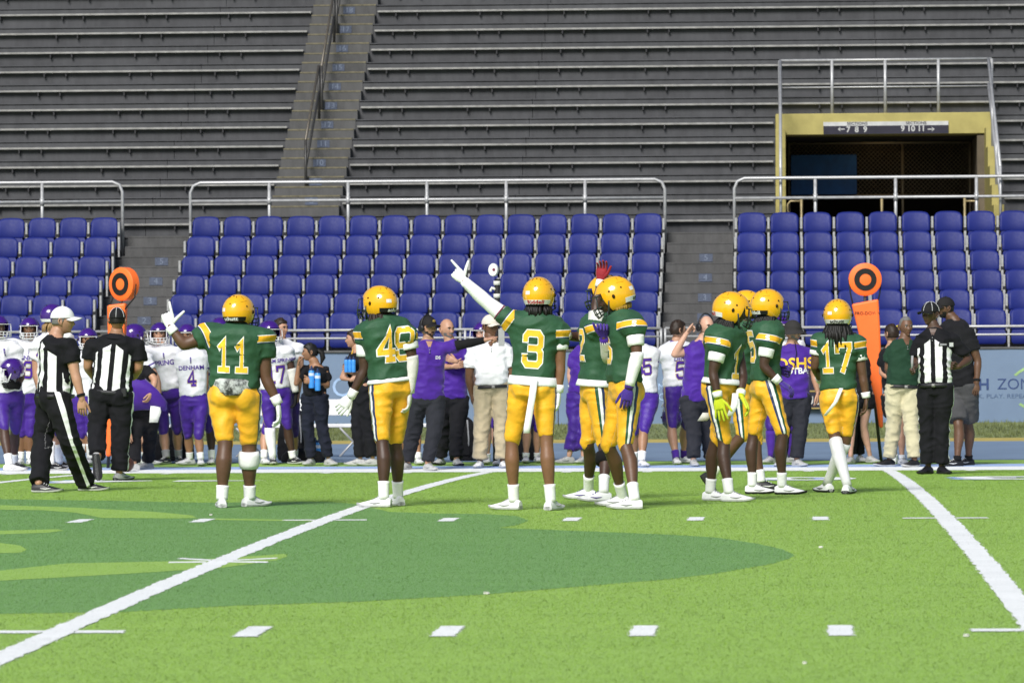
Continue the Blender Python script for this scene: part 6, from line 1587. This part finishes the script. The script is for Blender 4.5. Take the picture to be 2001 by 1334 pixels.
an_ = np.linspace(0, 2 * math.pi, 11)[:-1]; decal('shirt_badge', [([[(.030 * math.cos(a) * (1 + .15 * (i % 2)), .034 * math.sin(a) * (1 + .15 * (i % 2))) for i, a in enumerate(an_)]], m_pgold, .005)], gp['bv'], gp['Pw'] + gp['T'] * .70 + gp['Lm'] * .095, gp['Lm'], gp['Th'], -gp['Fm'], gp['jersey'], gp['off'], cell=.03)
bt = person('man in black cap, black T-shirt and grey shorts, facing left', (1878, 752), (1862, 622), (1848, 602), [dict(k=(1873, 830), c=(1871, 911), f=-70), dict(k=(1892, 828), c=(1893, 909), f=-60)],
    [dict(s=(1842, 648, .1), e=(1838, 700, .1), w=(1836, 740, .05), t=(1836, 765, .05)), dict(s=(1892, 650, -.12), e=(1911, 704, -.1), w=(1909, 748, -.15), t=(1905, 776, -.16), th=(-1, 0, 0))],
    yaw=-42, hyaw=-72, collar=('crew', m_btee), kit='plain', skin_c=MIDB, jersey=m_btee, pants=m_gsht, pend=.90, sleeve=.62, helm=False, hat='cap', hair=HBLK, beard=HBLK, sock=.08, socks=m_blk, voxel=.0133, shoes=[[m_bsho, m_rub, m_wht]] * 2, hem=-.03, bulk=1.14, bands=[(1, 1.82, 1.92, m_blk, 'wrist_watch', .004)])
p5b = person('person in black bending down over the football, purple towel at the waist', (284, 806, 0), (252, 722, -.25), (238, 700, -.35), [dict(k=(262, 856), c=(262, 919), f=-60), dict(k=(292, 856), c=(290, 916), f=-40)],
    [dict(s=(238, 730, -.25), e=(240, 790, -.30), w=(250, 842, -.32), t=(256, 880, -.33), n=(0, 1, 0), th=(-1, 0, 0)), dict(s=(284, 722, -.1), e=(303, 742, -.2), w=(298, 766, -.3), t=(290, 782, -.32))],
    yaw=-30, hyaw=-40, hpitch=-40, kit='plain', skin_c=PALE, jersey=m_btee, pants=m_btrs, pend=1.95, armsl=[1.9, .7], helm=False, hair=HBRN, sock=0, voxel=V2, shoes=[[m_gsho, m_wsol, m_gry]] * 2, hem=.0, bulk=1.0)
mb = MB(); rings = []
for (x, y, w_), d in zip(((262, 742, .14), (272, 762, .22), (284, 785, .26), (290, 800, .22)), (-.30, -.30, -.26, -.2)):
    c = p5b['W']((x, y, d)); rings.append([c + arr(w_ * math.cos(a), .05 * math.sin(a), .02 * math.sin(3 * a)) for a in np.linspace(0, 2 * math.pi, 15)[:-1]])
mb.loft(rings); mb.build('purple_towel', m_polo, p5b['root'], True, off=p5b['off'])
towel(p5b, [(303, 785, -.25), (304, 805, -.27), (300, 825, -.27)], [.10, .13, .10], m_wht, 'white_towel')
person('dark-haired woman with a yellow hair bow behind the orange marker', (1752, 775), (1744, 675), (1742, 652), [dict(k=(1748, 836), c=(1748, 906), f=160), dict(k=(1760, 838), c=(1763, 908), f=20)],
    [dict(s=(1726, 696), e=(1722, 728), w=(1732, 736, -.12), t=(1742, 728, -.15), pose='fist'), dict(e=(1772, 726), w=(1770, 756), t=(1768, 780))],
    yaw=-170, hyaw=-140, kit='plain', skin_c=PALE, jersey=m_btee, pants=m_btrs, pend=.55, sleeve=.6, helm=False, hair=HBRN, sock=.08, voxel=V2, male=False, hem=-.05)
b = COL.objects['person.041'] if 'person.041' in COL.objects else None
mb = MB(); c = at(1748, 640, 27.9)
for s in (-1, 1): mb.loft([[c + arr(s * x, -.0, 0) + arr(0, .02 * math.cos(a), h * math.sin(a)) for a in np.linspace(0, 2 * math.pi, 9)[:-1]] for x, h in ((.005, .01), (.03, .03), (.06, .035), (.07, .015))])
bow = mb
person('pale-legged woman in black shorts behind number 17', (1682, 775), (1672, 690), (1668, 668), [dict(k=(1665, 832), c=(1662, 906), f=-20), dict(k=(1688, 832), c=(1700, 904), f=30)],
    [dict(e=(1655, 735), w=(1657, 765), t=(1658, 785)), dict(s=(1688, 708), e=(1692, 738), w=(1693, 766), t=(1693, 786))],
    yaw=20, hyaw=30, kit='plain', skin_c=PINK, jersey=m_btee, pants=m_btrs, pend=.35, sleeve=.5, helm=False, hair=HBRN, sock=0, voxel=V2, male=False, hem=-.02, shoes=[[m_gsho, m_wsol, m_gry]] * 2, bulk=.95, hk=.94)
person('person in black leggings partly hidden behind number 17', (1664, 778), (1658, 690), (1652, 668), [dict(k=(1664, 836), c=(1664, 904), f=0), dict(k=(1677, 838), c=(1680, 903), f=20)],
    [dict(e=(1640, 735), w=(1642, 765), t=(1644, 785)), dict(e=(1682, 735), w=(1680, 765), t=(1678, 785))],
    yaw=0, hyaw=0, kit='plain', skin_c=PALE, jersey=m_btee, pants=m_btrs, pend=1.95, sleeve=.5, helm=False, hair=HBRN, sock=0, voxel=V2, male=False, hem=-.02, bulk=.85, hk=.94)
# ================================================================== props on and beside the field
# yellow bow
for o in list(COL.objects):
    if o.get('label', '').startswith('dark-haired woman with a yellow'): bow.build('hair_bow', M('yellow bow', (.75, .62, .05), .6, .3), o, True, off=np.array(o.location))
m_org = M('orange pad vinyl', (.95, .165, .028), .5, .35, ns=2, na=.07, bump=.15, bs=30)
def wedge(mb, pts, y0, y1):
    """solid from a px outline at depth y0 with its own thickness"""
    A = [at(x, y, y0) for x, y in pts]; B = [a + arr(0, y1 - y0, 0) for a in A]; mb.loft([A, B])
def disc(mb, c, n, r0, r1, th, m, seg=36):
    n = nrm(n); a = nrm(np.cross(n, (0, 0, 1))); b = np.cross(a, n); rings = []
    for r, t in ((r1, 0), (r1, th), (r0, th), (r0, 0)): rings.append([c + (a * math.cos(x) + b * math.sin(x)) * r + n * t for x in np.linspace(0, 2 * math.pi, seg + 1)[:-1]])
    mb.loft(rings, m, closed=True)
def down_marker(label, ctr, rad, Y, nrmv, pad, foot):
    c = at(*ctr, Y); r = rad * (Y - CAMP[1]) / FPX; g = at(*foot, Y); g[2] = max(g[2], gz(Y)); 
    e = empty('down_marker', g, label, 'down marker', 'orange down markers at the sideline'); n = nrm(arr(*nrmv)); th = .13
    mb = MB(); rings = []
    a = nrm(np.cross(n, (0, 0, 1))); b = np.cross(a, n)
    for q, t in ((.90, 0), (1, .012), (1, th - .012), (.90, th)): rings.append([c + n * (t - th) + (a * math.cos(x) + b * math.sin(x)) * r * q for x in np.linspace(0, 2 * math.pi, 49)[:-1]])
    mb.loft(rings); mb.build('disc', m_org, e, 'auto', off=g)
    mb = MB(); disc(mb, c + n * .002, n, r * .36, r * .68, .006, 0); mb.build('black_ring', m_pblk, e, 'auto', off=g)
    mb = MB(); wedge(mb, pad, Y - .09, Y + .09); o = mb.build('pad', m_org, e, off=g)
    bv = o.modifiers.new('b', 'BEVEL'); bv.width = .025; bv.segments = 2
    top = at((pad[0][0] + pad[1][0]) / 2, pad[0][1], Y); 
    mb = MB(); mb.tube([g + arr(0, 0, .0), top + arr(0, 0, -.1), c - arr(0, 0, r * .6) - n * th * .5], .02, 8); mb.build('pole', m_dpipe, e, True, off=g)
    mb = MB(); s = nrm(np.cross(n, (0, 0, 1)))
    for q in (-1, 1): mb.tube([c + s * q * r * .98 - n * .06, c + s * q * r * .9 - arr(0, 0, r * .8) - n * .06, top + s * q * r * .70 - arr(0, 0, .05)], .009, 6)
    mb.build('strap', m_black, e, True, off=g)
    return e, c, n, r
Yd = ground(1722, 900)[1] - .3
e, c, n, r = down_marker('orange down marker with black ring and tapering pad beside number 17', (1691, 546), 32, Yd, (.05, -1, 0), [(1664, 594), (1717, 584), (1720, 640), (1725, 780), (1726, 836), (1718, 836), (1712, 790)], (1722, 905))
mb = MB(); text_on(mb, 'PRO-DOWN', .055, at(1695, 612, Yd - .094), CR, (0, 0, 1), .002); mb.build('lettering', m_black, e, off=np.array(e.location), fix=False)
Yd2 = ground(212, 918)[1] + .35
down_marker('orange down marker with black ring behind the official seen from behind', (235, 555), 33, Yd2, (-.72, -1, .0), [(209, 596), (246, 592), (243, 660), (232, 760), (216, 892), (206, 892), (208, 760), (210, 660)], (211, 914))
# small white target on a taped dark pole
Yq = c3['Y'] + .9; g = at(968, 905, Yq); g[2] = gz(Yq)
e = empty('sideline_marker', g, 'small white disc with red centre on a taped dark pole', 'marker')
c = at(963, 527, Yq); n = nrm(arr(-.3, -1, .1)); r = 11.5 * (Yq - CAMP[1]) / FPX
mb = MB(); a = nrm(np.cross(n, (0, 0, 1))); b_ = np.cross(a, n)
mb.loft([[c + n * t + (a * math.cos(x) * .86 + b_ * math.sin(x) * 1.12) * r * q for x in np.linspace(0, 2 * math.pi, 33)[:-1]] for q, t in ((.9, -.05), (1, -.04), (1, -.01), (.92, 0))]); mb.build('disc', m_hwht, e, 'auto', off=g)
mb = MB(); mb.loft([[c - a * r * .18 + n * t + (a * math.cos(x) + b_ * math.sin(x)) * r * q for x in np.linspace(0, 2 * math.pi, 17)[:-1]] for q, t in ((.26, .0), (.26, .006))]); mb.build('red_dot', m_pmar, e, 'auto', off=g)
p0 = at(972, 545, Yq)
mb = MB(); mb.tube([g, at(971, 640, Yq), p0], [.030, .036, .034], 10); mb.build('pole', m_black, e, True, off=g)
for y, dx in ((553, 0), (578, 0)):
    q = at(971, y, Yq); mb = MB(); mb.tube([q + arr(0, 0, .025), q - arr(0, 0, .025)], .041, 10); mb.build('tape', m_offw, e, True, off=g)
mb = MB(); q = at(964, 566, Yq); mb.tube([q + arr(.05, 0, .0), q + arr(-.02, -.02, .02), q + arr(-.03, -.02, -.01)], .018, 8, round_=True); mb.build('clip', m_offw, e, True, off=g)
# football
def football(px, py, label):
    g = ground(px, py); c = g + arr(0, 0, .088); mb = MB(); ax = nrm(arr(.25, 1, .15)); rings = []
    s = nrm(np.cross(ax, (0, 0, 1))); u = np.cross(s, ax)
    for t in np.linspace(-1, 1, 17):
        q = .085 * max(.02, (1 - abs(t) ** 2.1)) ** .72; rings.append([c + ax * .138 * t + (s * math.cos(x) + u * math.sin(x)) * q for x in np.linspace(0, 2 * math.pi, 21)[:-1]])
    mb.loft(rings); e = empty('football', g, label, 'football'); mb.build('leather', M('brown leather', (.06, .022, .012), .5, .4, bump=.3, bs=300), e, True, off=g)
    mb = MB(); mb.tube([c + u * .086 + ax * t for t in (-.05, 0, .05)], .004, 5); mb.build('laces', m_hwht, e, True, off=g)
football(247, 922, 'brown football lying at the sideline by the bending person')
# helmets carried in the hand or on the hip
def loose_helmet(px, py, Y, f, u, label):
    c = at(px, py, Y); e = empty('football_helmet', c, label, 'helmet', 'purple football helmets off their heads')
    f = nrm(arr(*f)); u = arr(*u); s = nrm(np.cross(f, u)); u = nrm(np.cross(s, f))
    helmet(e, c, c, s, f, u, 'purple', 1.0, name='shell')
loose_helmet(1313, 815, p13['Y'] - .05, (0, -.35, .9), (.1, -1, -.35), 'purple helmet dangling from the hand of number 50')
pL = [o for o in COL.objects if o.get('label', '').startswith('player in white at the left edge')][0]
loose_helmet(22, 722, pL.location.y - .28, (-.9, -.5, -.1), (0.1, -.1, 1), 'purple helmet held at the hip by the player at the left edge')
# blue bottles
m_btl = M('blue bottle', (.05, .27, .68), .35, .5); m_lid = M('navy bottle lid', (.02, .04, .11), .4, .4); m_lbl = M('pale bottle label', (.55, .62, .75), .5, .3)
def bottle(c, h, label, r=.036, lab=True):
    e = empty('water_bottle', c, label, 'bottle', 'blue water bottles')
    mb = MB(); mb.loft([[c + arr(q * r * math.cos(x), q * r * math.sin(x), z * h) for x in np.linspace(0, 2 * math.pi, 17)[:-1]] for q, z in ((.85, 0), (1, .03), (1, .35), (.93, .42), (1, .5), (1, .74), (.8, .80))]); mb.build('bottle_body', m_btl, e, 'auto', off=c)
    mb = MB(); mb.loft([[c + arr(q * r * math.cos(x), q * r * math.sin(x), z * h) for x in np.linspace(0, 2 * math.pi, 17)[:-1]] for q, z in ((.86, .79), (.86, .87), (.4, .90), (.35, .98), (.2, 1.0))]); mb.build('lid', m_lid, e, 'auto', off=c)
    if lab:
        mb = MB(); mb.loft([[c + arr(1.02 * r * math.cos(x), 1.02 * r * math.sin(x), z * h) for x in np.linspace(0, 2 * math.pi, 17)[:-1]] for z in (.55, .68)], cap=False); mb.build('label', m_lbl, e, 'auto', off=c)
bottle(at(609, 758, w1['Y'] - .19), .27, 'blue bottle with a pale label held by the ponytailed woman, nearer her mouth'); bottle(at(621, 763, w1['Y'] - .19), .27, 'blue bottle held by the ponytailed woman, nearer her elbow')
for i, x in enumerate((677, 684, 691)): bottle(at(x, 727, w2['Y'] - .26), .19, f'{["left", "middle", "right"][i]} one of three blue bottles hugged by the lanyard woman', .026, False)
Yb = 28.9
for x, l in ((616, 'blue bottle standing on the track, left of a pair under the bench'), (624, 'blue bottle standing on the track, right of a pair under the bench')): g = at(x, 900, Yb); g[2] = ZS; bottle(g, .30, l, .038)
# sideline benches: white planks on crossed legs
def sbench(xa, xb, Y, label):
    A = at(xa, 800, Y); B = at(xb, 800, Y); L = B[0] - A[0]; g = arr((A[0] + B[0]) / 2, Y, ZS); e = empty('sideline_bench', g, label, 'bench', 'white benches along the sideline')
    zs = at(800, 834, Y)[2]; z0 = at(800, 811, Y + .25)[2]; z1 = at(800, 779, Y + .3)[2]
    mb = MB(); mb.box((A[0], Y - .15, zs), (B[0], Y + .15, zs + .045), ch=.008); mb.build('seat', m_hwht, e, off=g)
    mb = MB(); mb.box((A[0], Y + .25, z0), (B[0], Y + .285, z1), ch=.008); mb.build('backrest', m_hwht, e, off=g)
    n = max(2, int(L / 1.0) + 1)
    for i in range(n):
        x = A[0] + .12 + (L - .24) * i / (n - 1)
        for s in (-1, 1):
            mb = MB(); mb.tube([(x - s * .16, Y - .14 * s, ZS + .015), (x + s * .16, Y + .14 * s, zs)], .014, 8); mb.build('leg', m_pipe, e, True, off=g)
        mb = MB(); mb.tube([(x, Y + .12, zs), (x, Y + .27, z1 - .05)], .014, 8); mb.build('back_support', m_pipe, e, True, off=g)
sbench(470, 708, 30.6, 'white sideline bench behind the two women'); sbench(196, 336, 30.6, 'white sideline bench behind the bending person'); sbench(748, 905, 30.9, 'white sideline bench behind the purple polo coaches')
# bags
m_bag = cloth('black bag', (.014, .014, .016), .7)
def bag(px, py, Y, w, h, d, label, seed):
    g = at(px, py, Y); g[2] = ZS if Y > YS + 3.9 else gz(Y); e = empty('bag', g, label, 'bag', 'black kit bags on the track'); mb = MB(); rings = []
    for z, q in ((0, .92), (.05, 1), (.3, 1.02), (.6, .96), (.85, .75), (1, .4)):
        rings.append([g + arr(math.copysign(abs(math.cos(a)) ** .6, math.cos(a)) * w / 2 * q, math.copysign(abs(math.sin(a)) ** .6, math.sin(a)) * d / 2 * q, z * h) for a in np.linspace(0, 2 * math.pi, 25)[:-1]])
    mb.loft(rings); me, v = remesh(mb, .012, 3, (.012, (7, 7, 9)), seed); put(me, 'bag_body', [m_bag], e, g, v)
    mb = MB()
    for q in (-.22, .22): mb.tube([g + arr(w * q, -d * .45, h * .12), g + arr(w * q * 1.1, -d * .58, h * .5), g + arr(w * q * .8, -d * .3, h * .92)], .010, 6)
    mb.build('strap', m_gry, e, True, off=g)
    mb = MB(); mb.box(g + arr(-w * .3, -d * .56, h * .1), g + arr(w * .3, -d * .42, h * .42), ch=.02); mb.build('pocket', m_bag, e, off=g)
bag(1022, 888, 29.0, .36, .56, .26, 'black backpack standing on the track between the legs of number 3', 1)
bag(905, 892, 29.0, .34, .55, .26, 'black backpack on the track beside the khaki trousers', 2)
bag(592, 905, 28.6, .55, .16, .3, 'flat black bag on the ground behind the ponytailed woman', 3)
bag(775, 900, 29.2, .45, .5, .3, 'black kit bag on the track behind number 49', 4)
bag(340, 897, 29.3, .5, .42, .3, 'black kit bag on the track behind the player numbered 75', 5)
bag(576, 893, 29.4, .42, .62, .3, 'tall black kit bag beside the white bench', 6)
# specks of torn tape on the turf
TS = ['near the dark inlay tip', 'low below the near hash mark', 'at the lower inlay edge', 'in the dark inlay below the centre cross', 'below the walking white cap official', 'in front of the feet of number 11', 'beside the right yard line', 'behind the neon gloved player', 'amid the dark inlay']
for i, (x, y) in enumerate(((1604, 1071), (1572, 1298), (950, 1161), (558, 1129), (156, 981), (412, 1007), (1888, 1244), (1361, 968), (786, 1131))):
    if i in (3, 4, 7, 8): continue
    g = ground(x, y); mb = MB(); r = random.Random(i); w_ = r.uniform(.008, .016)
    mb.loft([[g + arr(w_ * r.uniform(.7, 1.2) * math.cos(a), w_ * r.uniform(.6, 1.2) * math.sin(a), z) for a in np.linspace(0, 2 * math.pi, 8)[:-1]] for z in (.004, .010, .015)])
    o = mb.build('tape_scrap', m_offw, None, off=g); o.location = g; tag(o, 'tiny scrap of white tape on the turf ' + TS[i], 'scrap', 'scraps of tape on the turf')
bpy.data.scenes.remove(TMP)
